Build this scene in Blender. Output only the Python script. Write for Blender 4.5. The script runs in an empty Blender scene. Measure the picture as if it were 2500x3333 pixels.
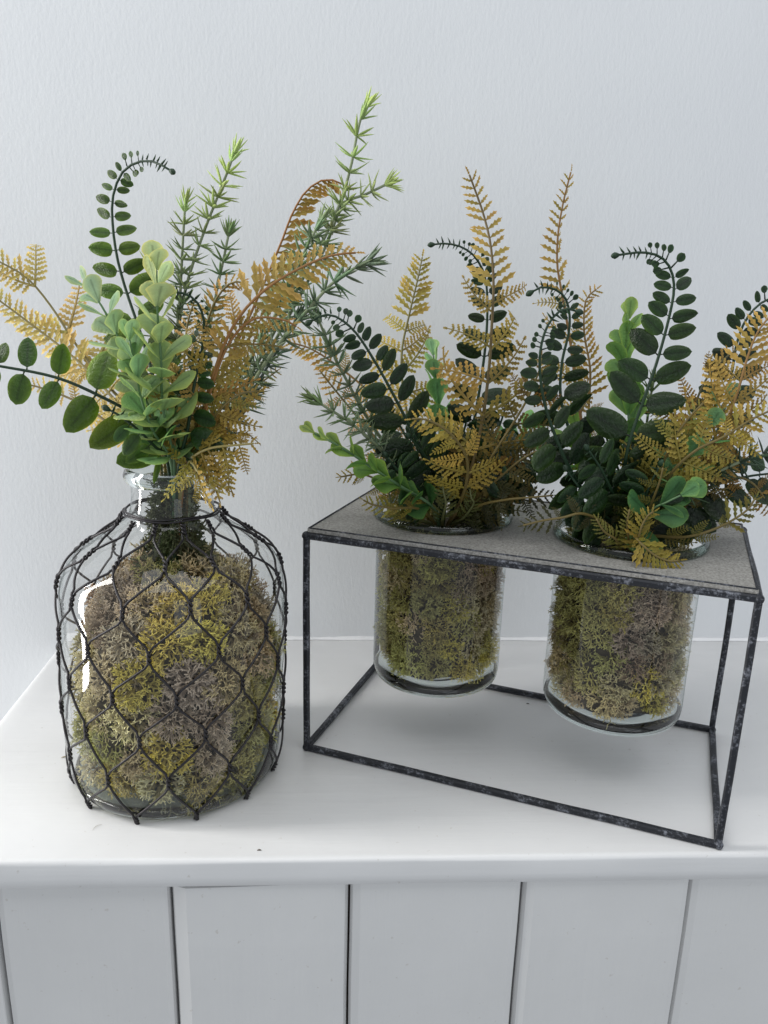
import bpy, math, random
from mathutils import Vector, Matrix, noise
random.seed(11)
SC = bpy.context.scene
COL = SC.collection
R = math.radians
PI = math.pi
# ------------------------------------------------------------------ camera
CAM = Vector((0, 0, .40))
FW = Vector((.05256473, .96117398, -.27089027))
RT = Vector((.99855464, -.04754655, .02505901))
UP = Vector((-.01120617, .27181595, .96228401))
FPX = 2565.1
cd = bpy.data.cameras.new('camera'); cam = bpy.data.objects.new('camera', cd); COL.objects.link(cam)
m3 = Matrix((RT, UP, -FW)).transposed()
cam.matrix_world = Matrix.Translation(CAM) @ m3.to_4x4()
cd.sensor_fit = 'VERTICAL'; cd.sensor_height = 36; cd.lens = 36 * FPX / 3333
cd.clip_start = .02; cd.clip_end = 50
SC.camera = cam
# ------------------------------------------------------------------ light
w = bpy.data.worlds.new('World'); SC.world = w; w.use_nodes = True
w.node_tree.nodes['Background'].inputs[0].default_value = (.90, .945, 1.0, 1)
w.node_tree.nodes['Background'].inputs[1].default_value = .43

def area(name, loc, target, sx, sy, power, col):
    l = bpy.data.lights.new(name, 'AREA'); l.shape = 'RECTANGLE'; l.size = sx; l.size_y = sy
    l.energy = power; l.color = col
    o = bpy.data.objects.new(name, l); COL.objects.link(o); o.location = loc
    d = Vector(target) - Vector(loc)
    o.rotation_euler = d.to_track_quat('-Z', 'Y').to_euler()
    return o
area('window_light', (-1.95, .56, .60), (.0, .62, .12), .34, 3.0, 60, (1.0, .985, .955))
area('far_window_light', (.95, -1.7, .45), (.1, .6, .1), 1.1, 2.2, 8, (.88, .94, 1.0))
area('overhead_fill', (.15, -.1, 2.0), (.15, .55, 0), 2.0, 1.1, 14, (.97, .985, 1.0))  # added soft top fill standing for ceiling bounce, lifts shelf and plate
SC.view_settings.view_transform = 'Standard'; SC.view_settings.look = 'None'
SC.view_settings.exposure = 0; SC.view_settings.gamma = 1
SC.render.engine = 'CYCLES'
SC.cycles.use_denoising = True
SC.cycles.max_bounces = 14; SC.cycles.transparent_max_bounces = 24; SC.cycles.transmission_bounces = 10
SC.cycles.sample_clamp_indirect = 6

# ------------------------------------------------------------------ helpers
S = 2500 / 1659
def P(dx, dy, Y):
    """point of the place at depth Y seen in direction (dx, dy)"""
    d = FW + RT * ((dx * S - 1250) / FPX) - UP * ((dy * S - 1666.5) / FPX)
    return CAM + d * ((Y - CAM.y) / d.y)

class MB:
    def __init__(s): s.v = []; s.f = []; s.a = []
    def vert(s, p, a=0.0): s.v.append(tuple(p)); s.a.append(a); return len(s.v) - 1
    def box(s, lo, hi):
        b = len(s.v)
        for z in (lo[2], hi[2]):
            for x, y in ((lo[0], lo[1]), (hi[0], lo[1]), (hi[0], hi[1]), (lo[0], hi[1])): s.vert((x, y, z))
        for q in ((3, 2, 1, 0), (4, 5, 6, 7), (0, 1, 5, 4), (1, 2, 6, 5), (2, 3, 7, 6), (3, 0, 4, 7)):
            s.f.append(tuple(b + i for i in q))
    def tube(s, path, rad, n=6, a0=0., a1=1., cap=True, sq=0.):
        N = len(path); prev = None; t0 = None
        rings = []
        for i, p in enumerate(path):
            t = (path[min(i + 1, N - 1)] - path[max(i - 1, 0)])
            t = t.normalized() if t.length > 1e-9 else Vector((0, 0, 1))
            if prev is None:
                prev = t.orthogonal().normalized()
            else:
                prev = (prev - t * prev.dot(t))
                prev = prev.normalized() if prev.length > 1e-9 else t.orthogonal().normalized()
            b = t.cross(prev)
            r = rad[i] if isinstance(rad, (list, tuple)) else rad
            a = a0 + (a1 - a0) * i / max(1, N - 1)
            ring = []
            for k in range(n):
                th = 2 * PI * k / n
                ring.append(s.vert(p + (prev * math.cos(th) + b * math.sin(th)) * r, a))
            rings.append(ring)
        for i in range(N - 1):
            for k in range(n):
                s.f.append((rings[i][k], rings[i][(k + 1) % n], rings[i + 1][(k + 1) % n], rings[i + 1][k]))
        if cap:
            s.f.append(tuple(reversed(rings[0]))); s.f.append(tuple(rings[-1]))
    def lathe(s, prof, n=96, lean=0., closed=False, wob=0.):
        rings = []
        for (r, z) in prof:
            ring = []
            for k in range(n):
                th = 2 * PI * k / n
                rr = r * (1 + wob * noise.noise(Vector((math.cos(th) * 1.3, math.sin(th) * 1.3, z * 12))))
                ring.append(s.vert((rr * math.cos(th) + lean * z, rr * math.sin(th), z)))
            rings.append(ring)
        M = len(rings)
        for i in range(M if closed else M - 1):
            A, B = rings[i], rings[(i + 1) % M]
            for k in range(n):
                s.f.append((A[k], A[(k + 1) % n], B[(k + 1) % n], B[k]))
        return rings
    def mesh(s, name, mat, smooth=True):
        m = bpy.data.meshes.new(name); m.from_pydata(s.v, [], s.f); m.update()
        at = m.attributes.new('tone', 'FLOAT', 'POINT'); at.data.foreach_set('value', s.a)
        if smooth: m.polygons.foreach_set('use_smooth', [True] * len(m.polygons))
        if mat: m.materials.append(mat)
        return m
    def build(s, name, mat, parent=None, smooth=True):
        return link(name, s.mesh(name, mat, smooth), parent)

def link(name, mesh, parent=None, mw=None, color=None):
    o = bpy.data.objects.new(name, mesh); COL.objects.link(o)
    if parent is not None: o.parent = parent
    if mw is not None: o.matrix_basis = mw
    if color is not None: o.color = (*color, 1)
    return o
def empty(name, loc, label, cat, group=None):
    o = bpy.data.objects.new(name, None); COL.objects.link(o); o.location = loc; o.empty_display_size = .02
    o['label'] = label; o['category'] = cat
    if group: o['group'] = group
    return o
def local(o, p): return Vector(p) - o.location

def spline(pts, n):
    """Catmull-Rom resampled to n points of even arc length"""
    q = [pts[0] * 2 - pts[1]] + list(pts) + [pts[-1] * 2 - pts[-2]]
    out = []
    for i in range(1, len(q) - 2):
        p0, p1, p2, p3 = q[i - 1], q[i], q[i + 1], q[i + 2]
        for k in range(24):
            t = k / 24
            out.append(.5 * ((2 * p1) + (p2 - p0) * t + (2 * p0 - 5 * p1 + 4 * p2 - p3) * t * t + (3 * p1 - p0 - 3 * p2 + p3) * t ** 3))
    out.append(q[-2])
    cum = [0.]
    for a, b in zip(out, out[1:]): cum.append(cum[-1] + (b - a).length)
    L = cum[-1]; res = []; j = 0
    for i in range(n):
        s_ = L * i / (n - 1)
        while j < len(cum) - 2 and cum[j + 1] < s_: j += 1
        u = (s_ - cum[j]) / max(1e-9, cum[j + 1] - cum[j])
        res.append(out[j].lerp(out[j + 1], min(1, max(0, u))))
    return res, L
class Curve:
    def __init__(s, pts, n=120): s.p, s.L = spline(pts, n); s.n = n
    def at(s, t):
        x = min(max(t, 0), 1) * (s.n - 1); i = min(int(x), s.n - 2)
        return s.p[i].lerp(s.p[i + 1], x - i)
    def tan(s, t):
        x = min(max(t, 0), 1) * (s.n - 1); i = min(int(x), s.n - 2)
        return (s.p[min(i + 2, s.n - 1)] - s.p[max(i - 1, 0)]).normalized()
def frame(x, z, loc, sc):
    """matrix whose X is x and Z is near z"""
    x = x.normalized(); y = z.cross(x)
    if y.length < 1e-6: y = x.orthogonal()
    y.normalize(); z = x.cross(y)
    m = Matrix((x, y, z)).transposed().to_4x4()
    sc = sc if isinstance(sc, (tuple, list)) else (sc, sc, sc)
    return Matrix.Translation(loc) @ m @ Matrix.Diagonal((*sc, 1))
def rnd(a, b): return random.uniform(a, b)
def rv(k): return Vector((rnd(-k, k), rnd(-k, k), rnd(-k, k)))

# ------------------------------------------------------------------ materials
def mat(name):
    m = bpy.data.materials.new(name); m.use_nodes = True
    nt = m.node_tree; bs = nt.nodes['Principled BSDF']
    return m, nt, bs
def N(nt, t, **kw):
    n = nt.nodes.new(t)
    for k, v in kw.items():
        if k in n.inputs: n.inputs[k].default_value = v
        else: setattr(n, k, v)
    return n
def ramp(nt, fac, stops):
    r = nt.nodes.new('ShaderNodeValToRGB'); e = r.color_ramp.elements
    while len(e) < len(stops): e.new(.5)
    for el, (p, c) in zip(e, stops): el.position = p; el.color = (*c, 1)
    nt.links.new(fac, r.inputs[0]); return r.outputs[0]
def coords(nt, scale=(1, 1, 1)):
    tc = nt.nodes.new('ShaderNodeTexCoord'); mp = nt.nodes.new('ShaderNodeMapping')
    mp.inputs['Scale'].default_value = scale; nt.links.new(tc.outputs['Object'], mp.inputs[0]); return mp.outputs[0]
def ntex(nt, vec, scale, detail=4, rough=.55):
    n = N(nt, 'ShaderNodeTexNoise', Scale=scale, Detail=detail, Roughness=rough); nt.links.new(vec, n.inputs['Vector']); return n.outputs[0]
def mix(nt, fac, a, b, blend='MIX'):
    m = nt.nodes.new('ShaderNodeMix'); m.data_type = 'RGBA'; m.blend_type = blend
    for s_, v in ((0, fac), (6, a), (7, b)):
        if hasattr(v, 'node'): nt.links.new(v, m.inputs[s_])
        else: m.inputs[s_].default_value = v if s_ == 0 else (*v, 1)
    return m.outputs[2]
def math_(nt, op, a, b=0.):
    m = nt.nodes.new('ShaderNodeMath'); m.operation = op
    for i, v in enumerate((a, b)):
        if hasattr(v, 'node'): nt.links.new(v, m.inputs[i])
        else: m.inputs[i].default_value = v
    return m.outputs[0]
def bump(nt, bs, h, strength, dist):
    b = N(nt, 'ShaderNodeBump', Strength=strength, Distance=dist); nt.links.new(h, b.inputs['Height']); nt.links.new(b.outputs[0], bs.inputs['Normal'])

# painted wall: emulsion rolled and brushed in vertical strokes
WALL, nt, bs = mat('wall_paint')
v1 = coords(nt, (1, 1, .34)); v2 = coords(nt, (1, 1, 1))
a = ntex(nt, v1, 300, 3, .6); b = ntex(nt, v2, 420, 3, .6); c = ntex(nt, v2, 6, 3)
h = math_(nt, 'ADD', math_(nt, 'MULTIPLY', a, .8), math_(nt, 'ADD', math_(nt, 'MULTIPLY', b, .5), math_(nt, 'MULTIPLY', c, .8)))
bump(nt, bs, h, .25, .0009)
nt.links.new(ramp(nt, c, [(.3, (.755, .775, .80)), (.7, (.78, .80, .822))]), bs.inputs['Base Color'])
bs.inputs['Roughness'].default_value = .75; bs.inputs['Specular IOR Level'].default_value = .3
# satin painted wood
def paint_wood(name, sc, tone):
    m, nt, bs = mat(name)
    v = coords(nt, sc); v2 = coords(nt)
    g = ntex(nt, v, 60, 4, .6); f = ntex(nt, v2, 9, 4); sp = ntex(nt, v2, 190, 2)
    col = ramp(nt, f, [(.25, tuple(x * .94 for x in tone)), (.75, tone)])
    st = ramp(nt, sp, [(.70, (0, 0, 0)), (.77, (1, 1, 1))])
    nt.links.new(mix(nt, math_(nt, 'MULTIPLY', st, .3), col, (.42, .37, .30)), bs.inputs['Base Color'])
    nt.links.new(ramp(nt, f, [(.2, (.30, .30, .30)), (.8, (.46, .46, .46))]), bs.inputs['Roughness'])
    bump(nt, bs, math_(nt, 'ADD', g, math_(nt, 'MULTIPLY', f, 2.)), .42, .0014)
    return m
SHELF = paint_wood('shelf_paint', (.08, 1, 1), (.85, .85, .85))
PLANK = paint_wood('plank_paint', (1, 1, .07), (.77, .77, .765))
GAP, nt, bs = mat('gap_dark'); bs.inputs['Base Color'].default_value = (.26, .21, .17, 1); bs.inputs['Roughness'].default_value = .9
CAULK, nt, bs = mat('caulk'); bs.inputs['Base Color'].default_value = (.76, .77, .79, 1); bs.inputs['Roughness'].default_value = .5
bump(nt, bs, ntex(nt, coords(nt), 45, 4), .6, .002)
# worn dark iron
IRON, nt, bs = mat('worn_iron')
v = coords(nt); a = ntex(nt, v, 55, 6, .72); b = ntex(nt, v, 380, 4, .75); c = ntex(nt, v, 900, 2)
wear = ramp(nt, math_(nt, 'ADD', math_(nt, 'MULTIPLY', a, .5), math_(nt, 'MULTIPLY', b, .5)), [(.51, (0, 0, 0)), (.62, (1, 1, 1))])
nt.links.new(mix(nt, math_(nt, 'MULTIPLY', wear, .8), (.017, .019, .025), (.27, .285, .33)), bs.inputs['Base Color'])
bs.inputs['Metallic'].default_value = .25; bs.inputs['Roughness'].default_value = .5
bump(nt, bs, math_(nt, 'ADD', b, c), .5, .0006)
# cement like plate
PLATE, nt, bs = mat('plate_cement')
v = coords(nt); a = ramp(nt, ntex(nt, v, 520, 4, .8), [(.3, (0, 0, 0)), (.7, (.85, .85, .85))]); b = ntex(nt, v, 30, 5, .65)
nt.links.new(mix(nt, a, ramp(nt, b, [(.3, (.125, .118, .108)), (.7, (.20, .19, .175))]), (.56, .55, .52)), bs.inputs['Base Color'])
bs.inputs['Roughness'].default_value = .85; bump(nt, bs, a, .7, .0007)
# wire
WIRE, nt, bs = mat('dark_wire'); bs.inputs['Base Color'].default_value = (.045, .042, .045, 1)
bs.inputs['Metallic'].default_value = .7; bs.inputs['Roughness'].default_value = .42
bump(nt, bs, ntex(nt, coords(nt), 500, 3), .3, .0003)
# thin glass wall: clear, fresnel mirror, greener through its edge
def thin_glass(name, tint, rough=.02):
    g_ = bpy.data.materials.new(name); g_.use_nodes = True; nt = g_.node_tree
    nt.nodes.remove(nt.nodes['Principled BSDF']); out = nt.nodes['Material Output']
    tr = N(nt, 'ShaderNodeBsdfTransparent'); gl = N(nt, 'ShaderNodeBsdfGlossy', Roughness=rough)
    lw = N(nt, 'ShaderNodeLayerWeight', Blend=.5); lwb = N(nt, 'ShaderNodeLayerWeight', Blend=.5)
    bm_ = N(nt, 'ShaderNodeBump', Strength=.2, Distance=.002); nt.links.new(ntex(nt, coords(nt, (1, 1, .5)), 22, 1), bm_.inputs['Height'])
    for n_ in (gl, lwb): nt.links.new(bm_.outputs[0], n_.inputs['Normal'])
    nt.links.new(ramp(nt, lw.outputs['Facing'], [(p_, tuple(x_ * y_ for x_, y_ in zip(c_, tint))) for p_, c_ in ((.0, (.99, .995, .992)), (.70, (.975, .985, .98)), (.88, (.88, .92, .91)), (.96, (.66, .73, .71)), (1., (.36, .44, .42)))]), tr.inputs[0])
    ms = N(nt, 'ShaderNodeMixShader'); nt.links.new(math_(nt, 'ADD', math_(nt, 'MULTIPLY', math_(nt, 'POWER', lwb.outputs['Facing'], 4.6), .85), .055), ms.inputs[0])
    nt.links.new(tr.outputs[0], ms.inputs[1]); nt.links.new(gl.outputs[0], ms.inputs[2]); nt.links.new(ms.outputs[0], out.inputs[0])
    return g_
GLASS = thin_glass('clear_glass', (1, 1, 1)); LIPG = thin_glass('lip_glass', (.52, .58, .55), .05)
# thick glass
THICK, nt, bs = mat('thick_glass'); bs.inputs['Transmission Weight'].default_value = 1; bs.inputs['Base Color'].default_value = (.86, .91, .90, 1)
bs.inputs['Roughness'].default_value = .03; bs.inputs['IOR'].default_value = 1.5
BASEG, nt, bs = mat('base_glass'); bs.inputs['Transmission Weight'].default_value = 1; bs.inputs['Base Color'].default_value = (.84, .91, .89, 1)
bs.inputs['Roughness'].default_value = .04; bs.inputs['IOR'].default_value = 1.5
bump(nt, bs, ntex(nt, coords(nt), 25, 1), .15, .002)

def leafmat(name, inner, outer, rough, transl, spec=.5, streak=0., mottle=0., powd=None):
    """plastic foliage: object colour multiplies a tone running from midrib to rim"""
    m, nt, bs = mat(name)
    at = N(nt, 'ShaderNodeAttribute', attribute_name='tone'); oi = N(nt, 'ShaderNodeObjectInfo')
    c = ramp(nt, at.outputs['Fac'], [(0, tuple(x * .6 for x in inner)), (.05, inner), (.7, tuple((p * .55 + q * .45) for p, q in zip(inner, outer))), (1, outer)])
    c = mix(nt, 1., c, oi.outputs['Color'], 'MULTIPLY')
    if mottle:
        nz = ntex(nt, coords(nt), 3.5, 4, .6)
        c = mix(nt, mottle, c, ramp(nt, nz, [(.3, (.35, .35, .35)), (.7, (1, 1, 1))]), 'MULTIPLY')
    nt.links.new(c, bs.inputs['Base Color'])
    bs.inputs['Roughness'].default_value = rough; bs.inputs['Specular IOR Level'].default_value = spec
    if transl:
        tl = N(nt, 'ShaderNodeBsdfTranslucent'); nt.links.new(c, tl.inputs[0])
        ms = N(nt, 'ShaderNodeMixShader'); ms.inputs[0].default_value = transl
        nt.links.new(bs.outputs[0], ms.inputs[1]); nt.links.new(tl.outputs[0], ms.inputs[2])
        nt.links.new(ms.outputs[0], nt.nodes['Material Output'].inputs[0])
    bump(nt, bs, ntex(nt, coords(nt), 14, 3), .25, .02)
    return m
ZLEAF = leafmat('dark_leaf', (.62, .66, .60), (1.9, 1.55, .9), .30, .24, .5, mottle=.5)
ELEAF = leafmat('pale_leaf', (.70, .80, .74), (1.32, 1.16, .72), .5, .33, .35, mottle=.2)
FERN = leafmat('amber_fern', (.62, .62, .50), (1.2, 1.08, .9), .5, .22, .4, mottle=.5)
NEED = leafmat('needle', (.85, .87, .85), (1.25, 1.2, .95), .5, .2, .4)
STEM = leafmat('stem_plastic', (1, 1, 1), (1, 1, 1), .45, 0, .4, mottle=.5)
MOSS = leafmat('lichen', (.46, .41, .36), (1.1, 1.1, 1.04), .85, .32, .15, mottle=.15)  # dark inner tone paints shade into the gaps at the twig roots
GAPSHADE, nt, bs = mat('moss_shadow_brown')  # dark brown painted as the shade in gaps between moss clumps
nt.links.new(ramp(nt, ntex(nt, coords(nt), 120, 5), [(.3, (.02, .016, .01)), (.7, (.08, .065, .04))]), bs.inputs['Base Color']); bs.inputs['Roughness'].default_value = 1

# ------------------------------------------------------------------ setting
WALLY, FRONT = .8607, .4854
SX0, SX1 = -.323, 1.05
def structure(o): o['kind'] = 'structure'; return o
m = MB(); m.box((-.86, WALLY, -1.1), (1.9, WALLY + .12, 1.5)); structure(m.build('wall', WALL, None, False))

shelf = bpy.data.objects.new('shelf', None); COL.objects.link(shelf); structure(shelf); shelf.location = (0, FRONT, 0)
# rounded board: profile in (y,z) swept along x, left end rounded too
m = MB(); TH = .0245; rr = .0042
prof = [(WALLY - FRONT - .001, 0)] + [(rr - rr * math.sin(t) if False else rr * (1 - math.sin(R(a_))), -rr + rr * math.cos(R(a_))) for a_ in range(0, 91, 11)]
prof += [(0, -TH * .6), (.0012, -TH + .001), (.004, -TH), (WALLY - FRONT - .001, -TH)]
xs = [SX0, SX0 + .0015, SX0 + .004, SX0 + .008] + [SX0 + .02 + i * (SX1 - SX0 - .02) / 60 for i in range(61)]
ins = [.006, .0025, .0007, 0] + [0] * 61
rows = []
for x, k in zip(xs, ins):
    row = []
    for j, (y, z) in enumerate(prof):
        wv = .0007 * noise.noise(Vector((x * 9, j * .2, 3)))
        y2 = y + (k if y < .02 else 0) + (wv if y < .02 else 0); z2 = z - (k if z > -.01 else -k * .3)
        row.append(m.vert((x, y2, z2)))
    rows.append(row)
for A, B in zip(rows, rows[1:]):
    for j in range(len(prof) - 1): m.f.append((A[j], B[j], B[j + 1], A[j + 1]))
m.f.append(tuple(reversed(rows[0]))); m.f.append(tuple(rows[-1]))
for A, B in zip(rows, rows[1:]): m.f.append((A[-1], B[-1], B[0], A[0]))
m.build('shelf_board', SHELF, shelf)
# boards below
def plank(x0, x1, top, tilt, dy, ch):
    m = MB(); z0, z1 = -.75, -TH - top
    outl = [(x0, .03), (x0, ch), (x0 + ch * .25, ch * .3), (x0 + ch, 0), (x1 - ch * .8, 0), (x1 - ch * .2, ch * .25), (x1, ch * .8), (x1, .03)]
    nz = 14; rows = []
    for i in range(nz + 1):
        z = z0 + (z1 - z0) * i / nz; row = []
        for (x, y) in outl:
            e = 0 if i < nz else .0012
            row.append(m.vert((x + .0009 * noise.noise(Vector((z * 8, x * 5, 1))), y + dy + e, z - (max(-top + .0003, tilt * (x - x0)) if i == nz else 0))))
        rows.append(row)
    for A, B in zip(rows, rows[1:]):
        for j in range(len(outl) - 1): m.f.append((A[j], A[j + 1], B[j + 1], B[j]))
    m.f.append(tuple(rows[-1])); m.f.append(tuple(reversed(rows[0])))
    o = m.build('plank', PLANK, shelf, False); return o
# joints seen at source px x along the lower edge of the board
def xat(px, py):
    d = FW + RT * ((px - 1250) / FPX) - UP * ((py - 1666.5) / FPX); return (CAM + d * ((FRONT + .004) / d.y)).x
J = [xat(-35, 2920), xat(545, 2912), xat(1136, 2905), xat(1706, 2890), xat(2256, 2868)]
J += [J[-1] + .143, J[-1] + .286, J[-1] + .43]
X0 = SX0 + .004
plank(X0, J[0] - .0012, .0006, 0, .0068, .002) if J[0] - X0 > .008 else None
specs = [(.0004, 0, .0085, .006), (.0036, -.040, .0026, .0125), (.0010, -.010, .0045, .0078), (.0004, 0, .0034, .0075), (.0004, 0, .0062, .006), (.0004, 0, .004, .005), (.0004, 0, .004, .005)]
for (a, b), (tp, tl, dy, ch) in zip(zip(J, J[1:]), specs): plank(a + .0009, b - .0007, tp, tl, dy, ch)
m = MB(); m.box((X0 + .001, .034, -.75), (SX1 - .06, .036, -TH - .0004)); m.build('backing', GAP, shelf, False)
m = MB(); m.box((X0, .034 + .003, -.75), (X0 + .018, WALLY - FRONT - .002, -TH - .0004)); m.build('end_panel', PLANK, shelf, False)
# caulk bead in the joint with the wall
m = MB(); n = 220; rows = []
for i in range(n + 1):
    x = SX0 + .004 + (SX1 - SX0 - .01) * i / n
    k = 1 + .5 * noise.noise(Vector((x * 22, 0, 0))) + .25 * noise.noise(Vector((x * 90, 3, 0)))
    s_ = .0032 * k * (2.3 if i < 4 else 1)
    rows.append([m.vert((x, WALLY - FRONT - s_ * c_, .0004 + s_ * d_)) for c_, d_ in ((0, 1.0), (.18, .62), (.5, .30), (1.0, 0), (1, -.1), (0, -.1))])
for A, B in zip(rows, rows[1:]):
    for j in range(6): m.f.append((A[j], A[(j + 1) % 6], B[(j + 1) % 6], B[j]))
m.build('caulk_bead', CAULK, shelf)

# ------------------------------------------------------------------ moss
def lichen_clump(seed, tufts=95, fine=1.):
    rs = random.Random(seed); m = MB()
    def grow(p, d, l, r, dep, a):
        q = p + d * l
        u = d.orthogonal().normalized(); v_ = d.cross(u)
        i0 = len(m.v)
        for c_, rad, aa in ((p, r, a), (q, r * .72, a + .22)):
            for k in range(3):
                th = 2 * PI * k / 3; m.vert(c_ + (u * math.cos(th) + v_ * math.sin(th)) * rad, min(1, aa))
        for k in range(3): m.f.append((i0 + k, i0 + (k + 1) % 3, i0 + 3 + (k + 1) % 3, i0 + 3 + k))
        if dep == 0: return
        ax = Vector((rs.gauss(0, 1), rs.gauss(0, 1), rs.gauss(0, 1))); ax = (ax - d * ax.dot(d)).normalized()
        sp = rs.uniform(.45, .95)
        for sg in (1, -1):
            if dep < 3 and rs.random() < .12: continue
            nd = (d + ax * sg * sp * rs.uniform(.7, 1.2)).normalized()
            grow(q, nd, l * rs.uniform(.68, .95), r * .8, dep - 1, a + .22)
    for i in range(tufts):
        z = 1 - 2 * (i + .5) / tufts; th = i * 2.39996 + rs.uniform(-.3, .3)
        d = Vector((math.sqrt(1 - z * z) * math.cos(th), math.sqrt(1 - z * z) * math.sin(th), z))
        lump = .85 + .3 * noise.noise(d * 1.7 + Vector((seed, 0, 0)))
        d2 = (d + Vector((rs.gauss(0, .25), rs.gauss(0, .25), rs.gauss(0, .25)))).normalized()
        grow(d * (.36 * lump), d2, .25 * lump, .058 * fine, 4, .0)
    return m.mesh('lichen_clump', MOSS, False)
CL = [lichen_clump(s_, 50, f_) for s_, f_ in ((1, 1.), (2, .85), (3, 1.1), (4, .8), (5, .95))]
MCOL = {'y': (.92, .83, .26), 'g': (.68, .65, .28), 't': (.82, .72, .47), 'b': (.64, .52, .38), 'o': (.58, .53, .20), 'p': (.86, .80, .55), 'm': (.76, .66, .54), 'd': (.17, .19, .11)}
def moss_fill(name, label, loc, parts, core, lean=0.):
    root = empty(name, loc, label, 'moss', 'moss fillings')
    m = MB(); rings = []
    for (r, z) in core:
        ring = []
        for k in range(28):
            th = 2 * PI * k / 28; q = Vector((math.cos(th), math.sin(th), z * 25))
            rr = r * (1 + .22 * noise.noise(q * 2.1))
            ring.append(m.vert((rr * math.cos(th) + lean * z, rr * math.sin(th), z)))
        rings.append(ring)
    for A, B in zip(rings, rings[1:]):
        for k in range(28): m.f.append((A[k], A[(k + 1) % 28], B[(k + 1) % 28], B[k]))
    m.f.append(tuple(reversed(rings[0]))); m.f.append(tuple(rings[-1]))
    m.build('moss_shade_core', GAPSHADE, root)  # added dark filler that reads as shade behind the clumps
    for i, (x, y, z, r, c) in enumerate(parts):
        rot = Matrix.Rotation(rnd(0, 6.28), 4, Vector((rnd(-1, 1), rnd(-1, 1), rnd(-1, 1) + .01)).normalized())
        lum = rnd(.8, 1.15); col = [k * lum * rnd(.96, 1.04) for k in MCOL[c]]
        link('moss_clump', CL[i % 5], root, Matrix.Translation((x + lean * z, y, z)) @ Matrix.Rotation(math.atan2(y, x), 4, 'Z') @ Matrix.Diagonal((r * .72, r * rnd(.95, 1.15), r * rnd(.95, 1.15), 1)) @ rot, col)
    return root

# ------------------------------------------------------------------ bottle with wire
BX, BY = -.1405, .61
LEAN = .026
bottle = empty('glass_bottle', (BX, BY, 0), 'clear glass demijohn bottle wrapped in dark chicken wire standing on the shelf', 'bottle')
BPROF = [(.0825, .004), (.0862, .010), (.0880, .020), (.0888, .035), (.0894, .07), (.0896, .12), (.0888, .155), (.0868, .174), (.0822, .1855), (.0765, .1925), (.0662, .2008), (.0550, .2088), (.0445, .2158), (.0370, .2215), (.0332, .2275), (.0318, .2345), (.0312, .244), (.0318, .2515)]
def smooth_prof(pr, k=4):
    pts = [Vector((r, z, 0)) for r, z in pr]; o, L = spline(pts, len(pr) * k); return [(p.x, p.y) for p in o]
BP = smooth_prof(BPROF)
m = MB(); m.lathe(BP, 128, LEAN, wob=.02); m.build('bottle_wall', GLASS, bottle)
m = MB(); lip = [(.0312 + .0, .2515), (.0345, .2520), (.0366, .2545), (.0370, .258), (.0358, .2615), (.0330, .2632), (.0302, .2625), (.0290, .2590), (.0292, .2540)]
m.lathe(lip, 96, LEAN, True); m.build('lip', THICK, bottle)
m = MB(); bs_ = [(.0001, .0012), (.06, .0012), (.076, .0008), (.0815, .0022), (.0840, .006), (.0832, .0095), (.0805, .0105), (.05, .0090), (.0001, .0086)]
m.lathe(bs_, 96, 0); m.build('base', BASEG, bottle)
# netting
WP = smooth_prof([(.0830, .001), (.0867, .010), (.0884, .020), (.0893, .05), (.0900, .10), (.0897, .148), (.0878, .174), (.0832, .1864), (.0771, .1938), (.0668, .2021), (.0556, .2101), (.0449, .2176), (.0368, .2275)])
cum = [0.]
for a, b in zip(WP, WP[1:]): cum.append(cum[-1] + math.hypot(b[0] - a[0], b[1] - a[1]))
WL = cum[-1]
def wsurf(th, s_, off=0.):
    s_ = min(max(s_, 0), WL); j = 0
    while j < len(cum) - 2 and cum[j + 1] < s_: j += 1
    u = (s_ - cum[j]) / (cum[j + 1] - cum[j]); r = WP[j][0] * (1 - u) + WP[j + 1][0] * u; z = WP[j][1] * (1 - u) + WP[j + 1][1] * u
    dr, dz = WP[j + 1][0] - WP[j][0], WP[j + 1][1] - WP[j][1]; l = math.hypot(dr, dz); nr, nz = dz / l, -dr / l
    r += nr * off; z += nz * off
    return Vector((r * math.cos(th) + LEAN * z, r * math.sin(th), z))
NW = 12; ROWS = 7; TW = .0115; HR = .00105; WR = .00097
row_s = [.004 + (WL - .010) * (i / ROWS) ** .97 for i in range(ROWS + 1)]
def tw_th(row, half):   # angle of a twist; half counts half pitches
    jit = .05 * noise.noise(Vector((row * 3.1, math.cos(half * PI / NW) * 4, math.sin(half * PI / NW) * 4)))
    return -PI / 2 + R(-10) + half * PI / NW + .045 * row + jit
def tw_s(row, half): return row_s[row] + (.0028 * noise.noise(Vector((row * 2.3 + 9, math.cos(half * PI / NW) * 3, math.sin(half * PI / NW) * 3))) if 0 < row < ROWS else 0)
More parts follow.
